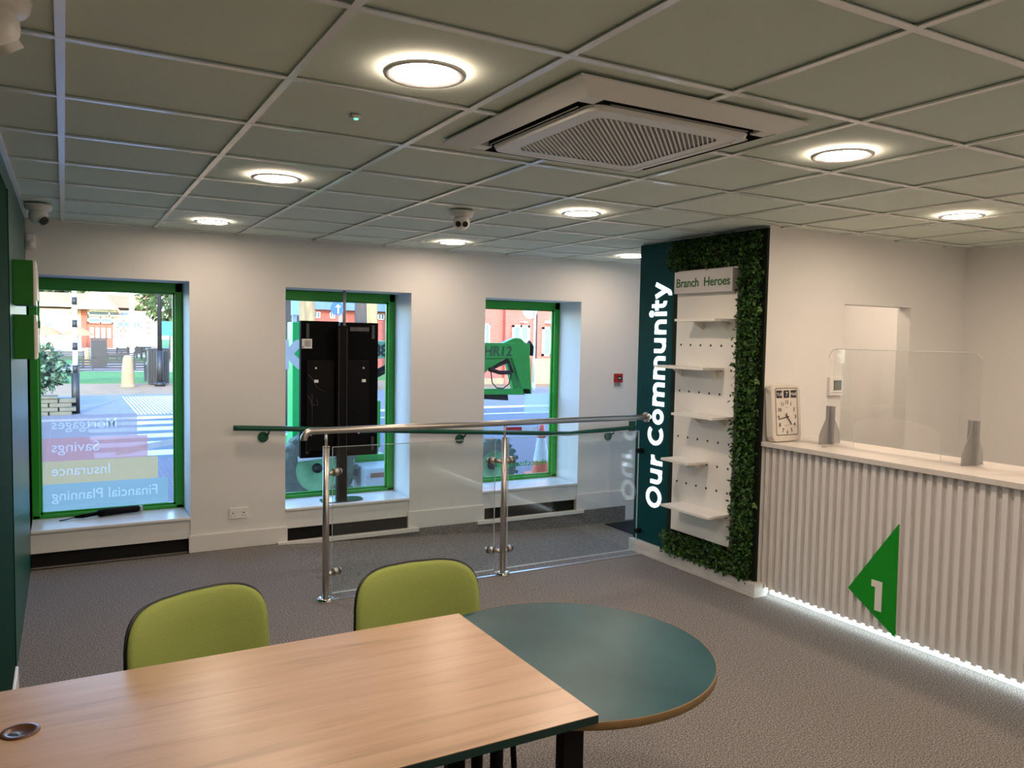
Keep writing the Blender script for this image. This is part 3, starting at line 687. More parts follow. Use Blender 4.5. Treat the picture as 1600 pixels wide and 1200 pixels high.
# white board
bd = thing('shelf_board', 'tall white perforated board with heading, mounted on the foliage', 'display board', (4.05, 4.33, .28))
bmh = MB()
by0, by1, bz0, bz1 = 4.018, 4.632, .285, 2.245
bmh.box(4.034, 4.068, by0, by1, bz0, bz1); bmh.build('board', 'board', bd, bevel=.002)
hl = []
ys_h = [4.052 + i*.105 for i in range(6)]
hm = MB()
for r in range(10):
    z = 1.695 - (r-0)*.172
    if z < .45: break
    for y in ys_h:
        hl.append((y, z))
h0 = MB().cyl((4.0338, 0, 0), (4.0330, 0, 0), .0088, seg=12).build('peg_hole', 'ink', bd, local=True)
h0.data.transform(Matrix.Translation((-4.05, 0, 0)))
for k, (y, z) in enumerate(hl):
    o = h0 if k == 0 else h0.copy()
    if k: col.objects.link(o)
    o.location = (0, y-4.33, z-.28)
MB().box(3.975, 4.034, 4.012, 4.605, 2.072, 2.232).build('heading_box', mat('heading_box_white', (.62, .60, .60), .35), bd, bevel=.002)
text('heading_lettering', 'Branch  Heroes', .1, 'textgreen', bd, (3.9748, 4.578, 2.118), (0, -1, 0), (0, 0, 1), .002, .0012, 1, (.545, .066))
shl = [(1.873, 3.82, 4.424, 3.985, 'top white shelf, just under the heading box'), (1.532, 4.118, 4.64, 4.118, 'second white shelf from the top, set to the left'),
       (1.196, 4.02, 4.43, 4.0, 'middle white shelf of the display board'), (.852, 4.24, 4.53, 4.2, 'fourth white shelf from the top, the shortest'),
       (.51, 4.02, 4.515, 4.0, 'lowest white shelf of the display board')]
def shelf(z, y0, y1, lbl, x0=3.83):
    t = thing('display_shelf', lbl, 'shelf', (4.03, (y0+y1)/2, z), group='white shelves on the display board')
    MB().box(x0, 4.034, y0, y1, z-.009, z+.009).build('shelf', 'board', t, bevel=.0015)
    for y in (y0+.08, y1-.08):
        MB().add([(4.033, y-.002, z-.009), (3.93, y-.002, z-.009), (4.033, y-.002, z-.07), (4.033, y+.002, z-.009), (3.93, y+.002, z-.009), (4.033, y+.002, z-.07)],
                 [(0, 1, 2), (5, 4, 3), (0, 3, 4, 1), (1, 4, 5, 2), (2, 5, 3, 0)]).build('bracket', 'board', t)
for (z, y0, y1, c, lbl) in shl: shelf(z, max(y0, 4.02), y1 + .0, lbl)

# ---------------------------------------------------------------- counter
ct = thing('service_counter', 'white slatted service counter with pale top and underglow', 'counter', (4.3, 2.3, 0))
CY0, CY1 = .6, 3.798
MB().box(4.075, 4.66, CY0, CY1, 1.028, 1.06).build('worktop', 'counter', ct, bevel=.003)
sb = MB(); sb.box(4.14, 4.17, CY0, CY1, .06, 1.028)
y = CY1-.012
while y > CY0+.03:
    sb.box(4.114, 4.141, y-.028, y, .06, 1.027); y -= .0575
sb.build('slatted_front', 'slat', ct)
MB().box(4.15, 4.17, CY0, CY1, .05, .0595).build('light_strip', 'led', ct, label='glowing white light strip')
MB().box(4.20, 4.62, CY0+.02, CY1-.01, 0, .06).box(4.17, 4.62, CY0+.02, CY1-.01, .06, 1.0).build('body', 'wall', ct)
tr = thing('number_sign', 'green triangular sign with a white 1 on the counter front', 'sign', (4.1, 2.9, .1))
MB().prism([(2.788, .712), (3.10, .256), (2.780, .058)], lambda a, b: (4.107, a, b), lambda a, b: (4.1178, a, b)).build('panel', 'signgreen', tr)
MB().prism([(2.943, .352), (2.943, .312), (2.917, .312), (2.917, .176), (2.872, .176), (2.872, .352)], lambda a, b: (4.1055, a, b), lambda a, b: (4.1072, a, b)).build('numeral', 'board', tr)
# clock
ck = thing('calendar_clock', 'cream rounded clock with day and date windows leaning on the wall', 'clock', (4.225, 3.735, 1.062))
ck.rotation_euler = (math.radians(-5), 0, math.radians(1.5))
def rrect(w2, h2, r, n=6):
    o_ = []
    for q, (sx, sy) in enumerate(((1, 1), (-1, 1), (-1, -1), (1, -1))):
        for i in range(n+1):
            t = q*PI/2 + i*PI/2/n; o_.append((sx*(w2-r)+r*math.cos(t), sy*(h2-r)+r*math.sin(t)))
    return o_
CH, CW = .385, .285
cm = MB(); cm.prism(rrect(CW/2, CH/2, .045), lambda a, b: (a, -.03, b+CH/2), lambda a, b: (a, .026, b+CH/2)); cm.build('case', 'cream', ck, local=True, bevel=.008, bseg=3)
FW2, FH2, FC = .108, .158, CH/2+.008
fm = MB(); o1, o2 = rrect(FW2, FH2, .014), rrect(FW2-.0035, FH2-.0035, .012); nn_ = len(o1)
fm.add([(a, -.0325, b+FC) for a, b in o1]+[(a, -.0325, b+FC) for a, b in o2], [(i, (i+1) % nn_, nn_+(i+1) % nn_, nn_+i) for i in range(nn_)]); fm.build('dial_border', 'ink', ck, local=True)
def ltext(nm, body, h, mt_, x, z, y=-.0322, dep=.0008, ofs=0):
    cu = bpy.data.curves.new('t', 'FONT'); cu.body = body; cu.size = h/.73; cu.extrude = dep/2; cu.align_x = 'CENTER'; cu.offset = ofs
    to = bpy.data.objects.new('t', cu); col.objects.link(to); bpy.context.view_layer.update()
    me = bpy.data.meshes.new_from_object(to.evaluated_get(bpy.context.evaluated_depsgraph_get())); bpy.data.objects.remove(to)
    me.transform(Matrix(((1, 0, 0, x), (0, 0, -1, y), (0, 1, 0, z-h/2), (0, 0, 0, 1)))); return me
def join(nm, mes, mt_, parent):
    bm = bmesh.new()
    for q in mes: bm.from_mesh(q)
    me = bpy.data.meshes.new(nm); bm.to_mesh(me); bm.free(); me.materials.clear(); me.materials.append(M[mt_])
    o = bpy.data.objects.new(nm, me); col.objects.link(o); o.parent = parent; return o
DC = CH/2-.028
num = []
for h in range(1, 13):
    a = PI/2 - h*PI/6; num.append(ltext('n', str(h), .025, 'ink', .082*math.cos(a), DC+.100*math.sin(a)))
join('numerals', num, 'ink', ck)
for tx_, x in (('TUE', -.070), ('7', 0), ('MAR', .070)):
    q = MB().box(x-.026, x+.026, -.0335, -.0305, FC+.092, FC+.142).build('date_window', 'ink', ck, local=True)
    join('date_text', [ltext('d', tx_, .022 if len(tx_) > 1 else .032, 'white', x, FC+.117, -.0338)], 'white', q)
hd = MB()
def hand(ang, L, wd, tail):
    a = math.radians(90-ang); d = Vector((math.cos(a), 0, math.sin(a))); s_ = Vector((-math.sin(a), 0, math.cos(a)))
    c = Vector((0, -.035, DC)) + d*((L-tail)/2); hd.obox(c, d*(L+tail)/2, s_*wd, (0, .0006, 0))
hand(4*30+22, .068, .0035, .022); hand(43.5*6, .088, .0022, .02); hand(-12, .03, .0012, .01)
hd.cyl((0, -.031, DC), (0, -.037, DC), .006, seg=12); hd.build('hands', 'ink', ck, local=True)
tk = MB()
for h in range(12):
    a = h*PI/6; tk.box(.1*math.cos(a)-.001, .1*math.cos(a)+.001, -.0328, -.0322, DC+.119*math.sin(a)-.002, DC+.119*math.sin(a)+.002)
tk.box(-.012, .012, -.0328, -.0322, DC+.062, DC+.0635).box(-.022, .022, -.0328, -.0322, DC-.058, DC-.0565); tk.build('dial_marks', 'ink', ck, local=True)
# thermostat
th = thing('thermostat', 'small square white thermostat with grey display on the wall behind the counter', 'thermostat', (4.78, 3.80, 1.42))
MB().box(4.713, 4.85, 3.775, 3.80, 1.355, 1.488).build('housing', 'white', th, bevel=.005)
MB().box(4.758, 4.832, 3.7735, 3.776, 1.395, 1.465).build('display', 'lcd', th)
MB().box(4.750, 4.758, 3.7735, 3.776, 1.395, 1.465).box(4.723, 4.842, 3.7735, 3.776, 1.375, 1.3775).build('trim_line', 'greyedge', th)
# acrylic screens with flared feet
def foot_poly():
    P = []
    for i in range(15):
        t = i/14; P.append((.014+.088*(1-math.cos((1-t)*PI/2))**1.25 if t > .14 else .102, .25*t))
    P = [(.102, 0), (.102, .035)] + [(.019+.083*((1+math.cos(PI*t))/2)**1.25, .035+.215*t) for t in [i/12 for i in range(1, 13)]]
    return P
def counter_screen(y0, y1, lbl, grp):
    t = thing('counter_screen', lbl, 'protective screen', (4.43, (y0+y1)/2, 1.06), group=grp)
    X = 4.43; H = .628; ya, yb = y0, y1
    P = [(ya, 1.062), (ya, 1.062+H-.06)] + [(ya+.06*(1-math.cos(a)), 1.062+H-.06+.06*math.sin(a)) for a in [PI/2*i/6 for i in range(1, 7)]]
    P += [(yb-.06*(1-math.cos(a)), 1.062+H-.06+.06*math.sin(a)) for a in [PI/2*(6-i)/6 for i in range(0, 7)]] + [(yb, 1.062)]
    a0, a1 = ya+.215, yb-.215; cy_ = (a0+a1)/2
    arch = [(a1, 1.062), (a1, 1.19)] + [(cy_+(a1-a0)/2*math.cos(t_), 1.20+.075*math.sin(t_)) for t_ in [PI*i/16 for i in range(1, 16)]] + [(a0, 1.19), (a0, 1.062)]
    P = P + arch
    m_ = MB(); m_.prism(P, lambda a, b: (X-.002, a, b), lambda a, b: (X+.002, a, b))
    ob = m_.build('panel', 'acrylic', t)
    e_ = MB(); outl = P[1:15]
    for i in range(len(outl)-1):
        p, q = outl[i], outl[i+1]; e_.tube([(X, p[0], p[1]), (X, q[0], q[1])], .0018, 6)
    e_.tube([(X, a0, 1.062), (X, a0, 1.19)], .0015, 6).tube([(X, a1, 1.062), (X, a1, 1.19)], .0012, 6)
    e_.build('panel_edge', 'white_edge', t)
    for y in (ya+.03, yb-.03):
        fp = foot_poly(); poly = [(-a, b) for a, b in fp] + [(a, b) for a, b in fp[::-1]]
        f_ = MB(); f_.prism(poly, lambda a, b: (X+a, y-.003, 1.061+b), lambda a, b: (X+a, y+.003, 1.061+b))
        ft = f_.build('foot', 'grey', t)
        MB().box(X-.009, X-.002, y-.03, y+.03, 1.061, 1.311).box(X+.002, X+.009, y-.03, y+.03, 1.061, 1.311).build('clip_plate', 'grey', ft)
    return t
counter_screen(2.55, 3.565, 'clear acrylic screen with two grey flared feet on the counter beside the clock', 'clear screens along the counter')
counter_screen(1.2, 2.27, 'clear acrylic screen whose grey foot is cut off at the right edge', 'clear screens along the counter')
pc = thing('paperclip', 'small metal clip lying on the counter beside the left screen foot', 'clip', (4.2, 3.3, 1.06))
MB().cyl((4.25, 3.43, 1.0605), (4.25, 3.43, 1.064), .017, seg=20).build('disc', 'alu', pc)

# ---------------------------------------------------------------- tables and chairs
tb = thing('meeting_table', 'rectangular oak-effect table with teal edging in the foreground', 'table', (.5, 2.08, 0))
tx0, tx1, ty0, ty1 = -.195, 1.215, 1.655, 2.51
MB().box(tx0, tx1, ty0, ty1, .7385, .7405).build('tabletop', 'oak', tb)
MB().box(tx0, tx1, ty0, ty1, .7165, .7385).build('edge_band', 'edge_teal', tb, label='dark teal table edge')
MB().box(tx0+.1, tx1-.05, 1.73, 1.76, .68, .7165).box(tx0+.1, tx1-.05, 2.40, 2.43, .68, .7165).box(tx1-.08, tx1-.05, 1.73, 2.43, .68, .7165).build('underframe', 'black', tb)
for x in (tx0+.07, tx1-.078):
    for y in (1.70, 2.41): MB().box(x, x+.065, y, y+.04, 0, .7165).build('leg', 'black', tb, bevel=.003)
gm = thing('cable_grommet', None, None) if False else None
g1 = MB().lathe([(.0, .7425), (.028, .7425), (.03, .7445), (.040, .7445), (.0435, .7425), (.0435, .7406)], (-.107, 2.232, 0)).build('cable_grommet', mat('brown_grommet', srgb((96, 66, 52)), .3), tb, label='round brown cable cover')
MB().prism([(-.135, 2.218), (-.122, 2.206), (-.108, 2.205), (-.112, 2.222), (-.128, 2.232)], lambda a, b: (a, b, .7425), lambda a, b: (a, b, .7434)).build('cable_slot', 'ink', g1)
rt = thing('round_table', 'round teal-topped table tucked against the oak table end', 'table', (1.404, 2.10, 0))
MB().lathe([(0, .7155), (.473, .7155)], (1.404, 2.10, 0), seg=96).build('tabletop', 'tealtop', rt)
MB().lathe([(.473, .7158), (.4755, .7158), (.4765, .7145), (.4765, .6925), (.473, .691), (0, .691)], (1.404, 2.10, 0), seg=96).build('edge_band', 'ply', rt, label='plywood table edge')
for x, y in ((1.10, 2.0), (1.19, 2.30)):
    MB().cyl((x, y, 0), (x, y, .691), .02).build('leg', 'black', rt)

def chair(lbl, loc, rz):
    t = thing('chair', lbl, 'chair', loc, rz, group='lime green upholstered chairs')
    # local: sitter faces -Y, backrest at y=0
    def surf(u, v, off, grow=0):
        hw = .252+grow; zc, hh = .655, .20+grow
        # superellipse disc mapping
        x = u; z = v
        k = (abs(u)**3.2+abs(v)**3.2)**(1/3.2); 
        X = x*hw*(1 - .05*max(0, v)**2 + .02*min(0, v)); Z = zc+z*hh
        y = -.075*(X/hw)**2*1.0 + .05*(Z-.5) + off
        return (X, y, Z)
    N = 26; R_ = 12
    def disc(off, grow):
        vs_ = [surf(0, 0, off(0), grow)]
        for r in range(1, R_+1):
            q = r/R_
            for i in range(N*2):
                th_ = PI*i/N; cu_, su_ = math.cos(th_), math.sin(th_)
                ex = .42 if su_ > 0 else .36
                u_ = math.copysign(abs(cu_)**ex, cu_)*q; v_ = math.copysign(abs(su_)**ex, su_)*q
                vs_.append(surf(u_, v_, off(q), grow))
        n2 = N*2; fs_ = [(0, 1+i, 1+(i+1) % n2) for i in range(n2)]
        for r in range(R_-1):
            for i in range(n2): fs_.append((1+r*n2+i, 1+(r+1)*n2+i, 1+(r+1)*n2+(i+1) % n2, 1+r*n2+(i+1) % n2))
        return vs_, fs_, n2
    def slab(mb, f0, g0, f1, g1):
        v0, fa, n2 = disc(f0, g0); v1, fb, _ = disc(f1, g1); o_ = len(v0)
        rim0 = 1+(R_-1)*n2
        fs_ = fa + [tuple(o_+i for i in reversed(f)) for f in fb] + [(rim0+i, rim0+(i+1) % n2, o_+rim0+(i+1) % n2, o_+rim0+i) for i in range(n2)]
        mb.add(v0+v1, fs_, True)
    m1 = MB(); slab(m1, lambda q: -.038+.020*q**6, 0, lambda q: -.006, 0); m1.build('backrest', 'fabric', t, local=True)
    m2 = MB(); slab(m2, lambda q: -.0058, .0065, lambda q: .012-.008*q**5, .004); m2.build('back_shell', 'shell', t, local=True, label='dark plastic back shell')
    sv = MB(); P = [(math.copysign(abs(math.cos(a))**.55, math.cos(a))*.235, math.copysign(abs(math.sin(a))**.55, math.sin(a))*.21-.235) for a in [2*PI*i/40 for i in range(40)]]
    sv.prism(P, lambda a, b: (a, b, .445), lambda a, b: (a*.97, b*.99, .485)); sv.build('seat', 'fabric', t, local=True, bevel=.012, bseg=3)
    s3 = MB(); s3.prism(P, lambda a, b: (a*.97, b, .43), lambda a, b: (a, b, .4445)); s3.build('seat_shell', 'shell', t, local=True)
    for sx in (-1, 1):
        MB().tube([(sx*.235, -.42, 0), (sx*.215, -.40, .425), (sx*.20, -.36, .437)], .011, 12).build('leg', 'black', t, local=True)
        MB().tube([(sx*.245, .06, 0), (sx*.225, -.03, .33), (sx*.215, -.05, .425), (sx*.20, -.09, .437)], .011, 12).build('leg', 'black', t, local=True)
        MB().tube([(sx*.19, -.10, .434), (sx*.175, .0, .437), (sx*.165, .022, .50), (sx*.15, .026, .60)], .010, 10).build('back_support', 'black', t, local=True)
    return t
chair('lime green chair behind the middle of the table, facing the camera, right of the other', (1.155, 2.80, 0), math.radians(1))
chair('lime green chair behind the left part of the table, turned to the right', (.355, 2.80, 0), math.radians(23))

# ---------------------------------------------------------------- street outside
G = -.3
def X_(px, Y, py=600): return at(px, py, Y).x
def Z_(px, py, Y): return at(px, py, Y).z
M['paver'] = brick('herringbone_paver', srgb((128, 112, 120)), srgb((108, 95, 102)), srgb((80, 76, 84)), 5, rot=.8, ms=.03)
M['asphalt'] = mat('asphalt', srgb((92, 98, 106)), .9, var=.08, scale=40)
M['farpave'] = mat('pavement_slab', srgb((120, 118, 122)), .9, var=.06, scale=3)
M['roadpaint'] = mat('road_paint', srgb((205, 210, 214)), .7, var=.05, scale=8)
M['grass'] = mat('lawn_grass', srgb((70, 120, 40)), .95, var=.25, scale=3)
M['gravel'] = mat('warm_gravel', srgb((150, 118, 84)), .95, var=.12, scale=2)
M['stone'] = mat('sandstone', srgb((150, 130, 98)), .85, var=.12, scale=3)
M['bench'] = mat('weathered_timber', srgb((60, 58, 54)), .8, var=.15, scale=10)
M['iron'] = mat('dark_iron', srgb((36, 38, 40)), .5, var=.1)
M['bark'] = mat('pale_bark', srgb((150, 128, 92)), .9, var=.25, scale=2, bump=.4, stretch=(4, 4, .5))
M['darkbark'] = mat('dark_bark', srgb((78, 70, 64)), .9, var=.25, scale=2, bump=.4, stretch=(4, 4, .5))
M['bush'] = two_tone('evergreen_leaf', srgb((26, 52, 40)), srgb((108, 140, 112)), 5, .7, .35, .7)
M['hedge'] = two_tone('distant_foliage', srgb((40, 58, 30)), srgb((92, 110, 60)), .8, .9, .35, .7)
M['render'] = mat('cream_render', srgb((222, 208, 184)), .8, var=.03, scale=.3)
M['roof'] = mat('clay_roof', srgb((190, 140, 100)), .8, var=.1, scale=1.5)
M['redbrick'] = brick('red_brickwork', srgb((176, 84, 62)), srgb((150, 70, 54)), srgb((170, 130, 110)), 3, axes='xz')
M['pinkbrick'] = brick('pink_brickwork', srgb((172, 88, 74)), srgb((156, 78, 66)), srgb((168, 116, 102)), 3.5, axes='xz')
M['winglass'] = mat('blue_window_glass', srgb((96, 112, 124)), .6, var=.15, scale=.6)
M['winframe'] = mat('pale_window_frame', srgb((225, 225, 220)), .5)
M['slate'] = mat('blue_slate', srgb((104, 116, 140)), .7, var=.1, scale=1)
M['lift'] = mat('lift_green', srgb((20, 150, 50)), .35, var=.08, scale=3)
M['lift2'] = mat('lift_bright_green', srgb((10, 190, 90)), .35, var=.05, scale=3)
M['tyre'] = mat('dusty_tyre', srgb((98, 108, 98)), .9, var=.2, scale=12)
M['rimgreen'] = mat('pale_green_rim', srgb((130, 190, 140)), .6, var=.2, scale=5)
M['weather'] = two_tone('weathered_white_paint', srgb((120, 100, 80)), srgb((196, 204, 208)), 3.5, .6, .28, .42)
M['orange'] = mat('cone_orange', srgb((215, 90, 60)), .5)
M['cyan'] = mat('cyan_board', srgb((40, 175, 185)), .5)
M['blue'] = mat('blue_sign', srgb((20, 90, 200)), .4)
M['postgrey'] = mat('galvanised_post', srgb((150, 158, 165)), .5)
struct(MB().box(-12, 30, 7.05, 13.6, G-.2, G).build('ground', 'paver'))
struct(MB().box(-40, 70, 13.6, 20.3, G-.2, G-.03).build('road', 'asphalt'))
struct(MB().box(-40, 70, 20.3, 27.6, G-.2, G+.0).build('ground_far_pavement', 'farpave'))
struct(MB().box(-40, 70, 27.6, 33.5, G-.2, G-.005).build('ground_gravel', 'gravel'))
struct(MB().box(-60, 13, 33.5, 200, G-.2, G+.0).box(13, 160, 33.5, 200, G-.2, G-.01).build('ground_lawn', 'grass'))
pt = MB(); pt.add([(-6, 46, G+.01), (14, 38, G+.01), (14, 50, G+.01), (8, 56, G+.01), (-6, 48.5, G+.01)], [(0, 1, 2, 3, 4)]); struct(pt.build('ground_path', mat('mauve_path', srgb((168, 150, 160)), .9)))
zb = MB()
for i in range(5): zb.box(.4, 4.2, 14.2+i*1.2, 14.8+i*1.2, G-.03, G-.024)
struct(zb.build('road_zebra_crossing', 'roadpaint'))
struct(MB().box(4.6, 60, 18.6, 18.75, G-.03, G-.024).box(-40, 60, 20.2, 20.33, G-.1, G+.012).build('road_edge', 'roadpaint'))
tp_ = MB()
for i in range(26): tp_.box(1.5+i*.085, 1.54+i*.085, 21.0, 26.6, G, G+.012)
struct(tp_.build('ground_tactile_paving', 'roadpaint'))

# stone planter and shrub by the crossing
pl_ = thing('stone_planter', 'low stone planter wall at the kerb, seen through the first window', 'planter', (-.5, 21.6, G))
pw = MB()
for r in range(4):
    for i in range(8):
        x = -3.2 + i*.48 + (r % 2)*.2
        pw.box(x, min(x+.45, .22), 21.2, 21.6, G+.1*r, G+.1*r+.092) if x < .1 else None
M['oldstone'] = mat('old_grey_stone', srgb((92, 92, 80)), .9, var=.2, scale=3)
pw.box(-3.2, .1, 21.3, 21.58, G, G+.39); pw.build('wall', 'oldstone', pl_, bevel=.01)
MB().box(-3.2, -.15, 21.15, 21.65, G+.4, G+.46).build('coping', 'oldstone', pl_, bevel=.01)
def leafball(name, c, rx, ry, rz_, n_, L, mt_, parent):
    mb = MB()
    for i in range(n_):
        d = Vector((random.gauss(0, 1), random.gauss(0, 1), random.gauss(0, 1))).normalized()
        k = random.uniform(.55, 1.05)
        p = Vector((c[0]+d.x*rx*k, c[1]+d.y*ry*k, c[2]+d.z*rz_*k))
        leaf(mb, p, d+Vector((random.gauss(0, .6), random.gauss(0, .6), random.gauss(0, .6))), Vector((random.gauss(0, 1), random.gauss(0, 1), 1)), L*random.uniform(.6, 1.3), L*.3)
    return mb.build(name, mt_, parent)
sh = thing('shrub', 'grey-green leafy shrub growing behind the stone planter', 'shrub', (-.8, 22.6, G+.4))
leafball('foliage', (-.95, 22.5, .72), 1.0, .75, .62, 1500, .16, 'bush', sh)
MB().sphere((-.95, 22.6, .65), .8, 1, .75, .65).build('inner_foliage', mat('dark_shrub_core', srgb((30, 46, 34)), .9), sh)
MB().cyl((-.9, 22.6, G), (-.9, 22.6, .4), .06).build('stem', 'darkbark', sh)
# striped crossing beacon
bx = X_(118, 21.7)
be = thing('crossing_beacon', 'black and white striped crossing beacon post beside the planter', 'post', (bx, 21.7, G))
z = G; MB().cyl((bx, 21.7, G), (bx, 21.7, G+.98), .088).build('base_post', 'iron', be)
z = G+.98; k = 0
wb, kb = MB(), MB()
while z < 5:
    h = .36; (wb if k % 2 else kb).cyl((bx, 21.7, z), (bx, 21.7, z+(h if k % 2 else .18)), .056); z += h if k % 2 else .18; k += 1
wb.build('white_band', 'roadpaint', be); kb.build('black_band', 'iron', be)
MB().sphere((bx, 21.7, z+.15), .17).build('globe', mat('beacon_orange', srgb((240, 170, 60)), .3), be)
# benches
def bench(lbl, x, y, wd, rz=0, h=.85):
    t = thing('bench', lbl, 'bench', (x, y, G), rz, group='park benches')
    s_ = MB(); w2 = wd/2
    for i in range(4): s_.box(-w2, w2, .1+i*.02, .13+i*.02, .48+i*.1, .55+i*.1)
    s_.build('backrest', 'bench', t, local=True)
    s_ = MB()
    for i in range(4): s_.box(-w2, w2, -.35+i*.11, -.26+i*.11, .42, .45)
    s_.build('seat', 'bench', t, local=True)
    for xx in (-w2, w2):
        MB().box(xx-.03, xx+.03, -.36, -.3, 0, .62).box(xx-.03, xx+.03, .1, .2, 0, .9).box(xx-.03, xx+.03, -.36, .15, .6, .65).build('leg', 'iron', t, local=True)
    return t
bench('dark slatted park bench behind the stone bollard', X_(176, 35), 35, 2.35)
bench('dark park bench left of the bollard, further back and partly behind the beacon', X_(98, 47), 47, 1.9, -.1)
bench('grey park bench beyond the path, in the middle of the first window', X_(178, 45), 45, 1.9)
for k, (px, yy) in enumerate(((185, 53), (205, 57), (220, 60), (233, 63))):
    bench(['leftmost of the four far green benches on the lawn', 'second of the four far green benches on the lawn', 'third of the four far green benches on the lawn', 'rightmost of the four far green benches on the lawn'][k], X_(px, yy), yy, 1.7, .5)
def bollard(lbl, x, y, h, r, mt_='stone'):
    t = thing('stone_bollard', lbl, 'bollard', (x, y, G))
    MB().lathe([(r*1.15, 0), (r, h*.5), (r*.82, h*.88), (r*.55, h), (0, h*1.01)], (x, y, G), seg=16).build('post', mt_, t)
    MB().lathe([(r*1.25, 0), (r*1.25, .06), (r*1.1, .09)], (x, y, G), seg=16).build('foot', mt_, t)
bollard('tall sunlit sandstone bollard in front of the dark bench', X_(200, 31.3), 31.3, 1.12, .2)
bollard('pale stone post on the lawn at the left edge of the first window', X_(77, 50), 50, 1.3, .27)
bollard('small pale stone post on the lawn between the beacon and the bins', X_(137, 50), 50, 1.0, .14)
def bin_(lbl, x, y, w2, h):
    t = thing('litter_bin', lbl, 'bin', (x, y, G))
    m_ = MB()
    for i in range(9): m_.box(x-w2+i*w2*2/9, x-w2+(i+.7)*w2*2/9, y-w2, y-w2+.03, 0+G+.05, G+h)
    m_.box(x-w2, x+w2, y-w2+.03, y+w2, G+.05, G+h-.05); m_.build('body', 'iron', t)
    MB().box(x-w2-.03, x+w2+.03, y-w2-.03, y+w2+.03, G+h, G+h+.06).build('lid', 'iron', t)
bin_('black litter bin on the lawn in the middle distance', X_(155, 48), 48, .38, 1.5)
bin_('slatted tree guard box at the foot of the dark lamp post', X_(250, 31.9), 32.6, .36, 1.3)
lp = thing('lamp_post', 'dark lamp post near the right edge of the first window', 'lamp post', (X_(250, 31.5), 31.5, G))
lx = X_(250, 31.5)
MB().cyl((lx, 31.5, G), (lx, 31.5, 1.0), .11).cyl((lx, 31.5, 1.0), (lx, 31.5, 7), .08, .06).build('pole', 'iron', lp)
MB().cyl((lx, 31.5, G), (lx, 31.5, G+.15), .18).build('base', 'iron', lp)
MB().lathe([(.05, 7), (.22, 7.1), (.28, 7.5), (.1, 7.7), (0, 7.8)], (lx, 31.5, 0)).build('lantern', 'winframe', lp)
cx_ = X_(207, 50)
cpst = thing('white_column', 'slim white column standing on the lawn behind the bollard', 'post', (cx_, 50, G))
MB().cyl((cx_, 50, G), (cx_, 50, 5.2), .13).build('shaft', 'winframe', cpst); MB().cyl((cx_, 50, 5.2), (cx_, 50, 5.4), .22).build('cap', 'winframe', cpst)
cy2 = X_(259, 45)
cs = thing('notice_board', 'cyan notice board on posts at the right of the first window', 'notice board', (cy2, 45, G))
MB().box(cy2-.35, cy2+.35, 44.96, 45.04, 1.45, 2.2).build('board', 'cyan', cs)
for q in (-.3, .3): MB().cyl((cy2+q, 45.06, G), (cy2+q, 45.06, 2.2), .04).build('post', 'winframe', cs)
# low garden wall and hedge
struct(MB().box(-8, 9, 66, 66.5, G, .35).build('ground_garden_wall', mat('grey_garden_wall', srgb((130, 125, 132)), .9, var=.1, scale=.8)))

# buildings
def gable(mb, x0, x1, y0, y1, z0, z1):
    xm = (x0+x1)/2
    mb.add([(x0, y0, z0), (x1, y0, z0), (xm, y0, z1), (x0, y1, z0), (x1, y1, z0), (xm, y1, z1)], [(0, 1, 2), (5, 4, 3), (0, 2, 5, 3), (1, 4, 5, 2), (0, 3, 4, 1)]); return mb
def windows(b_, rects, y, mt_='winglass'):
    for (x0, x1, z0, z1) in rects:
        f = MB(); t_ = min(.12, (x1-x0)*.12); f.box(x0, x1, y-.06, y, z0, z0+t_).box(x0, x1, y-.06, y, z1-t_, z1).box(x0, x0+t_, y-.06, y, z0, z1).box(x1-t_, x1, y-.06, y, z0, z1).box((x0+x1)/2-t_/2, (x0+x1)/2+t_/2, y-.06, y, z0, z1)
        o = f.build('window', 'winframe', b_); MB().box(x0+t_, x1-t_, y-.02, y, z0+t_, z1-t_).build('pane', mt_, o)
Y = 80
X = lambda px: X_(px, Y, 520)
Z = lambda py: Z_(150, py, Y)
b1 = thing('pub_building', 'cream building with clay gabled roofs and glazed red front beyond the park', 'building', (X(150), Y, G))
MB().box(X(20), X(246), Y, Y+12, G, Z(484)).build('wall', 'render', b1)
r_ = MB(); gable(r_, X(116), X(180), Y-2, Y+12, Z(484), Z(446)); r_.build('gable', 'render', b1)
r_ = MB()
for sg in (0, 1):
    xa, xm, xb = X(110), X(148), X(186)
    r_.add([(xa if not sg else xb, Y-2.4, Z(486)), (xm, Y-2.4, Z(441)), (xm, Y+12, Z(441)), (xa if not sg else xb, Y+12, Z(486)), (xa if not sg else xb, Y-2.4, Z(491)), (xm, Y-2.4, Z(446)), (xm, Y+12, Z(446)), (xa if not sg else xb, Y+12, Z(491))], [(0, 1, 2, 3), (7, 6, 5, 4), (0, 4, 5, 1), (1, 5, 6, 2), (2, 6, 7, 3), (3, 7, 4, 0)])
r_.build('roof', 'roof', b1)
r_ = MB(); r_.add([(X(20), Y-.5, Z(480)), (X(246), Y-.5, Z(480)), (X(240), Y+6, Z(455)), (X(40), Y+6, Z(455)), (X(20), Y+12, Z(480)), (X(246), Y+12, Z(480))], [(0, 1, 2, 3), (3, 2, 5, 4), (0, 3, 4), (1, 5, 2)]); r_.build('roof', 'roof', b1)
MB().box(X(20), X(120), Y-1.2, Y, Z(481), Z(477)).build('fascia', 'winframe', b1)
MB().box(X(127), X(135), Y-.5, Y, G, Z(484)).box(X(135), X(176), Y-.3, Y, G, Z(503)).build('brick_front', 'redbrick', b1)
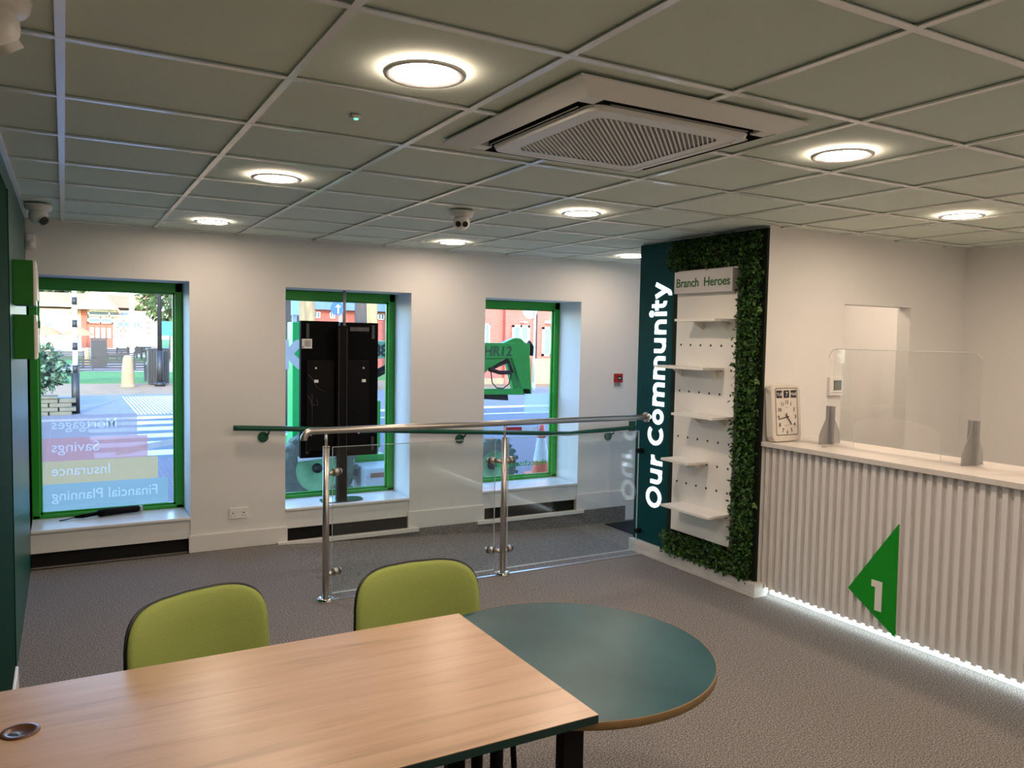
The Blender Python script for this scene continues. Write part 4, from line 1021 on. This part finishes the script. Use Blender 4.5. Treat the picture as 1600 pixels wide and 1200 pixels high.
windows(b1, [(X(137), X(203), Z(494), Z(485)), (X(137), X(176), Z(505), Z(496)), (X(182), X(203), Z(512), Z(500)), (X(206), X(220), Z(511), Z(501)), (X(70), X(80), Z(515), Z(504))], Y-.55)
windows(b1, [(X(140+i*9), X(146+i*9), Z(528), Z(512)) for i in range(4)], Y-.35, 'render')
windows(b1, [(X(180+i*7), X(185+i*7), Z(q+6), Z(q)) for i in range(3) for q in (514, 522)] + [(X(228), X(236), Z(q+6), Z(q)) for q in (499, 508, 516)], Y-.1, 'redbrick')
pz = thing('parasol', 'pink and orange parasol outside the cream building', 'parasol', (X_(122, 76, 520), 76, G))
MB().lathe([(1.3, 0), (.8, .4), (0, .8)], (X_(122, 76, 520), 76, Z_(122, 524, 76)), seg=8).build('canopy', mat('orange_parasol', srgb((230, 130, 90)), .7), pz)
MB().cyl((X_(122, 76, 520), 76, G), (X_(122, 76, 520), 76, Z_(122, 520, 76)), .05).build('pole', 'winframe', pz)
p2 = copy_tree(pz); p2.location.x += X_(72, 76, 520)-X_(122, 76, 520); p2['label'] = 'pink parasol at the left end of the cream building'; pz['label'] = 'orange parasol beside the red brick pier of the cream building'
# trees behind
def tree(lbl, x, y, h, r, trunk_r, mt_='darkbark', crown=True, n_=900, L=.5, fm='hedge'):
    t = thing('tree', lbl, 'tree', (x, y, G))
    tr_ = MB(); P = [(x, y, G), (x+.05, y, G+h*.2), (x-.05, y, G+h*.5), (x, y, G+h*.8)]
    tr_.tube(P, trunk_r, 14, rs=[trunk_r*1.25, trunk_r, trunk_r*.85, trunk_r*.5])
    random.seed(int(x*10))
    for i in range(9):
        a = random.uniform(0, 2*PI); z0 = G+h*random.uniform(.35, .75); q = Vector((math.cos(a), math.sin(a), random.uniform(.6, 1.4))); q = q if crown else Vector((q.x*.35, q.y*.35, q.z))
        p0 = Vector((x, y, z0)); tr_.tube([p0, p0+q*h*.12, p0+q*h*.25+Vector((0, 0, h*.05))], .05, 7, rs=[trunk_r*.4, trunk_r*.25, .02])
    tr_.build('trunk', mt_, t)
    if crown: leafball('foliage', (x, y, G+h*.75), r, r, r*.9, n_, L, fm, t)
    return t
tree('dark blue-green tree above the left roof in the first window', X_(75, 95, 480), 95, 11, 4.2, .3, n_=900, L=1.0)
tree('yellow-green tree at the right edge of the first window', X_(268, 62, 520), 62, 6.2, 2.2, .2, n_=900, L=.5)
tree('tall evergreen tree behind the lamp post at the right of the first window', X_(272, 90, 500), 90, 14, 6, .4, n_=1600, L=1.0)
tree('bare golden sunlit tree behind the left top of the display stand', X_(477, 27.5, 480), 27.5, 12, 2, .30, 'bark', False)
tree('bare pale tree trunk right of the ceiling pole in the second window', X_(562, 25.2, 480), 25.2, 12, 2, .2, 'darkbark', False)
tree('bright sunlit pale tree trunk at the right of the second window', X_(576, 28.5, 480), 28.5, 12, 2, .30, 'bark', False)
tree('dark grey tree trunk at the left edge of the second window', X_(450, 18, 600), 18, 9, 2, .22, 'darkbark', False)
# brick building filling the third window
Y = 30
X = lambda px: X_(px, Y, 540)
Z = lambda py: Z_(810, py, Y)
b2 = thing('brick_building', 'pink brick building with large windows filling the third window', 'building', (X(800), Y, G))
MB().box(X(740), X(905), Y, Y+10, G, 9).build('wall', 'pinkbrick', b2)
MB().box(X(785), X(791), Y-.25, Y, G, 9).build('pier', 'pinkbrick', b2)
windows(b2, [(X(799), X(826), Z(535), Z(508)), (X(846), X(872), Z(556), Z(510)), (X(748), X(764), Z(542), Z(507)), (X(799), X(812), Z(483), Z(474)), (X(820), X(833), Z(495), Z(470))], Y-.02)
MB().cyl((X(835), Y-.1, .3), (X(835), Y-.1, 9), .06).build('drainpipe', 'iron', b2)
MB().box(X(826), X(905), Y-.35, Y, G, Z(560)).box(X(740), X(826), Y-.2, Y, G, Z(590)).build('plinth', 'stone', b2)
MB().box(X(812), X(818), Y-.3, Y, Z(504), Z(502)).box(X(850), X(860), Y-.3, Y, Z(504), Z(500)).build('wall_light', 'winframe', b2)
Y = 46
X = lambda px: X_(px, Y, 490)
Z = lambda py: Z_(530, py, Y)
b3 = thing('slate_roofed_building', 'pink brick building with a blue slate roof seen above the display stand', 'building', (X(540), Y, G))
MB().box(X(440), X(640), Y, Y+8, G, Z(484)).build('wall', 'pinkbrick', b3)
MB().add([(X(440), Y-.6, Z(485)), (X(640), Y-.6, Z(485)), (X(640), Y+6, Z(455)), (X(440), Y+6, Z(455)), (X(440), Y+12, Z(485)), (X(640), Y+12, Z(485))], [(0, 1, 2, 3), (3, 2, 5, 4), (0, 3, 4), (1, 5, 2)]).build('roof', 'slate', b3)
windows(b3, [(X(490), X(500), Z(498), Z(488)), (X(515), X(523), Z(498), Z(488)), (X(590), X(600), Z(498), Z(488))], Y-.02)
# signs and cone
def post_sign(lbl, px, Y, ztop): 
    x = X_(px, Y, 560); t = thing('sign_post', lbl, 'sign post', (x, Y, G)); MB().cyl((x, Y, G), (x, Y, ztop), .045).build('pole', 'postgrey', t)
    return t, x
t, x = post_sign('grey street pole with a round sign seen through the third window', 834.5, 26, 3.4)
MB().cyl((x-.18, 26.06, 2.75), (x-.18, 26.08, 2.75), .32, seg=28).build('sign_disc', 'postgrey', t); MB().cyl((x, 26, G), (x, 26, G+.3), .07).build('base', 'postgrey', t)
t, x = post_sign('grey street pole with a round blue sign above the display stand', 531, 22, 3.2)
zc = Z_(527, 482, 22)
d_ = MB().cyl((X_(527, 21.9, 482), 21.9, zc), (X_(527, 21.9, 482), 21.94, zc), .19, seg=32).build('sign_disc', 'blue', t)
xs_ = X_(527, 21.9, 482)
MB().obox((xs_+.02, 21.885, zc-.06), (.022, 0, 0), (0, .003, 0), (0, 0, .09)).prism([(xs_-.07, zc+.03), (xs_+.11, zc+.03), (xs_+.02, zc+.12)], lambda a, b: (a, 21.882, b), lambda a, b: (a, 21.89, b)).build('arrow', 'roadpaint', d_)
t, x = post_sign('street pole with a tall pale blue plate at the left of the second window', 459.5, 15.0, 2.6)
MB().box(x-.07, x+.07, 14.92, 14.96, Z_(460, 492, 14.9), 3.2).build('plate', mat('pale_blue_plate', srgb((170, 200, 235)), .5), t)
cxx = X_(845, 9.9, 742)
cn = thing('traffic_cone', 'orange and white traffic cone at the right of the third window', 'traffic cone', (cxx, 9.9, G))
MB().box(cxx-.2, cxx+.2, 9.7, 10.1, G, G+.04).build('base', 'orange', cn, bevel=.02)
cr_ = lambda z: .15-.115*z/.75
for a, b_, mm_ in ((.04, .22, 'orange'), (.22, .56, 'roadpaint'), (.56, .75, 'orange')):
    MB().cyl((cxx, 9.9, G+a), (cxx, 9.9, G+b_), cr_(a), cr_(b_), seg=24, caps=(b_ > .7)).build('band' if mm_ == 'roadpaint' else 'body', mm_, cn)
# barrier tape: striped red and white
def tape(lbl, P):
    t = thing('barrier_tape', lbl, 'barrier tape', P[0])
    r_, w_ = MB(), MB()
    for s_ in range(len(P)-1):
        a, b_ = Vector(P[s_]), Vector(P[s_+1]); L = (b_-a).length; n_ = max(1, int(L/.22)); d = (b_-a)/n_
        for i in range(n_):
            c = a+d*(i+.5); (r_ if i % 2 else w_).obox(c, d*.5, Vector((0, .001, 0)), Vector((0, 0, .035)))
    r_.build('red_stripe', 'red', t); w_.build('white_stripe', 'roadpaint', t)
tape('red and white barrier tape crossing the first window', [at(180, 708, 9.9), at(228, 698, 9.9), at(285, 688, 9.9)])
tape('red and white barrier tape tied round the top of the traffic cone', [at(640, 672, 9.95), at(760, 672, 9.95), at(842, 670, 9.9)])

# boom lift on wheels between the second and third windows
Y = 9.4
X = lambda px, py=620: X_(px, Y, py)
Z = lambda py, px=640: Z_(px, py, Y)
bl_ = thing('boom_lift', 'green wheeled boom lift parked outside the second and third windows', 'boom lift', (X(640), Y, G))
MB().box(X(457, 600), X(457, 600)+.42, Y, Y+.25, .3, Z(503, 462)).build('tower_panel', 'lift2', bl_, bevel=.01, label='bright green upright panel')
kx = X(455, 560)-.13
text('panel_letter', 'K', .42, 'roadpaint', bl_, (kx, Y-.003, Z(573, 462)), (1, 0, 0), (0, 0, 1), .002, .03)
MB().box(X(457, 600), X(606, 690), Y+.1, Y+.9, .0, .22).box(X(457, 600)+.1, X(600, 690), Y+.2, Y+.8, .2, .45).build('chassis', 'lift', bl_, bevel=.01)
MB().box(X(540), X(588), Y+.1, Y+.55, .22, 1.45).box(X(588), X(600), Y+.1, Y+.5, .3, .9).build('turret', 'lift', bl_, bevel=.02)
MB().box(X(560, 545), X(612, 545), Y, Y+.3, Z(560, 600), Z(533, 600)).build('number_plate', mat('pale_green_plate', srgb((120, 180, 150)), .5), bl_, bevel=.01)
text('number', '38', .2, 'ink', bl_, (X(584, 545), Y-.003, Z(556, 600)), (1, 0, 0), (0, 0, 1), .002, .006, .9)
MB().tube([(X(585), Y+.1, Z(588)), (X(606), Y+.1, Z(577)), (X(640), Y+.1, Z(565))], .05, 10).build('hydraulic_arm', 'black', bl_)
def wheel(cx, cy, r, par):
    w_ = MB().lathe([(r*.62, -.12), (r*.9, -.14), (r, -.11), (r*1.0, .11), (r*.9, .14), (r*.62, .12)], (cx, cy, G+r), axis='y', seg=40)
    for i in range(22):
        a = 2*PI*i/22; c_, s_ = math.cos(a), math.sin(a)
        w_.obox((cx+c_*r*1.0, cy-.05, G+r+s_*r*1.0), (c_*.03, 0, s_*.03), (-s_*.022, 0, c_*.022), (0, .085, 0))
    o = w_.build('wheel', 'tyre', par)
    MB().lathe([(0, -.02), (r*.3, -.02), (r*.5, -.06), (r*.62, -.1), (r*.64, -.1)], (cx, cy, G+r), axis='y', seg=32).build('wheel_rim', 'rimgreen', o)
    MB().lathe([(0, -.09), (.05, -.08), (.06, -.02)], (cx, cy, G+r), axis='y', seg=12).build('hub', 'ink', o)
wheel(X(489, 760), Y-.15, .44, bl_); wheel(X(758, 740), Y-.15, .33, bl_)
MB().obox((X(495, 700), Y-.1, .30), (.3, 0, .02), (0, .2, 0), (-.0, 0, .03)).build('mudguard', 'weather', bl_)
MB().box(X(553, 740), X(620, 740), Y-.45, Y+.05, G+.05, Z(722, 580)).build('battery_box', 'weather', bl_, bevel=.015, label='scuffed white box')
MB().box(X(560, 740), X(620, 740), Y-.46, Y-.445, Z(732, 580)-.03, Z(726, 580)-.025).build('box_trim', mat('rusty_edge', srgb((150, 110, 90)), .8), bl_)
MB().box(X(600, 550), X(828, 550), Y, Y+.16, Z(560, 800), Z(536, 800)).build('boom_beam', 'lift', bl_, bevel=.008)
text('model_lettering', 'HR12', .1, mat('dark_green_ink', srgb((14, 70, 30)), .5), bl_, (X(757, 550)-.01, Y-.003, Z(556, 780)), (1, 0, 0), (.12, 0, 1), .002, .002, 1, (X(800, 550)-X(757, 550), Z(540, 780)-Z(556, 780)))
fp = lambda mb, P, y0, y1: mb.prism([(X(px, py), Z_(px, py, Y)) for px, py in P], lambda a, b: (a, y0, b), lambda a, b: (a, y1, b))
fp(MB(), [(800, 558), (828, 558), (831, 617), (819, 617)], Y, Y+.14).build('end_plate', 'lift', bl_, bevel=.006)
fp(MB(), [(793, 560), (802, 560), (812, 610), (805, 610)], Y+.04, Y+.12).build('link_arm', 'lift', bl_, bevel=.006)
fp(MB(), [(640, 608), (828, 607), (830, 617), (640, 616)], Y, Y+.12).build('lower_beam', 'lift', bl_, bevel=.006)
fp(MB(), [(784, 538), (806, 528), (816, 529), (826, 538)], Y+.03, Y+.14).build('beam_head', 'lift', bl_, bevel=.006)
fp(MB(), [(700, 560), (792, 560), (765, 577), (757, 586), (700, 586)], Y+.03, Y+.12).build('web_plate', 'lift', bl_, bevel=.006)
fp(MB(), [(640, 618), (795, 617), (796, 626), (760, 624), (640, 632)], Y+.03, Y+.1).build('underslung_bar', 'black', bl_)
MB().tube([at(764, 577, Y+.05), at(794, 563, Y+.05)], .03, 10).build('hydraulic_cylinder', 'black', bl_)
MB().tube([at(764, 577, Y-.02), at(780, 582, Y-.02), at(798, 582, Y-.02)], .028, 10).tube([at(795, 566, Y), at(801, 582, Y)], .02, 8).build('valve_block', 'black', bl_)
MB().tube([at(767, 580, Y), at(769, 598, Y), at(776, 606, Y), at(786, 607, Y), at(795, 600, Y), at(799, 584, Y)], .008, 8).build('hose', 'black', bl_)
MB().tube([at(765+.4*i, 0, Y) for i in (0,)] + [at(824, 534, Y+.05), at(832, 545, Y+.05), at(830, 558, Y+.05)][0:0] + [at(826, 534, Y+.05), at(831, 542, Y+.05), at(830, 556, Y+.05)], .02, 8).build('hose', 'black', bl_) if False else MB().tube([at(826, 534, Y+.05), at(831, 542, Y+.05), at(830, 556, Y+.05)], .03, 8).build('hose', 'black', bl_)
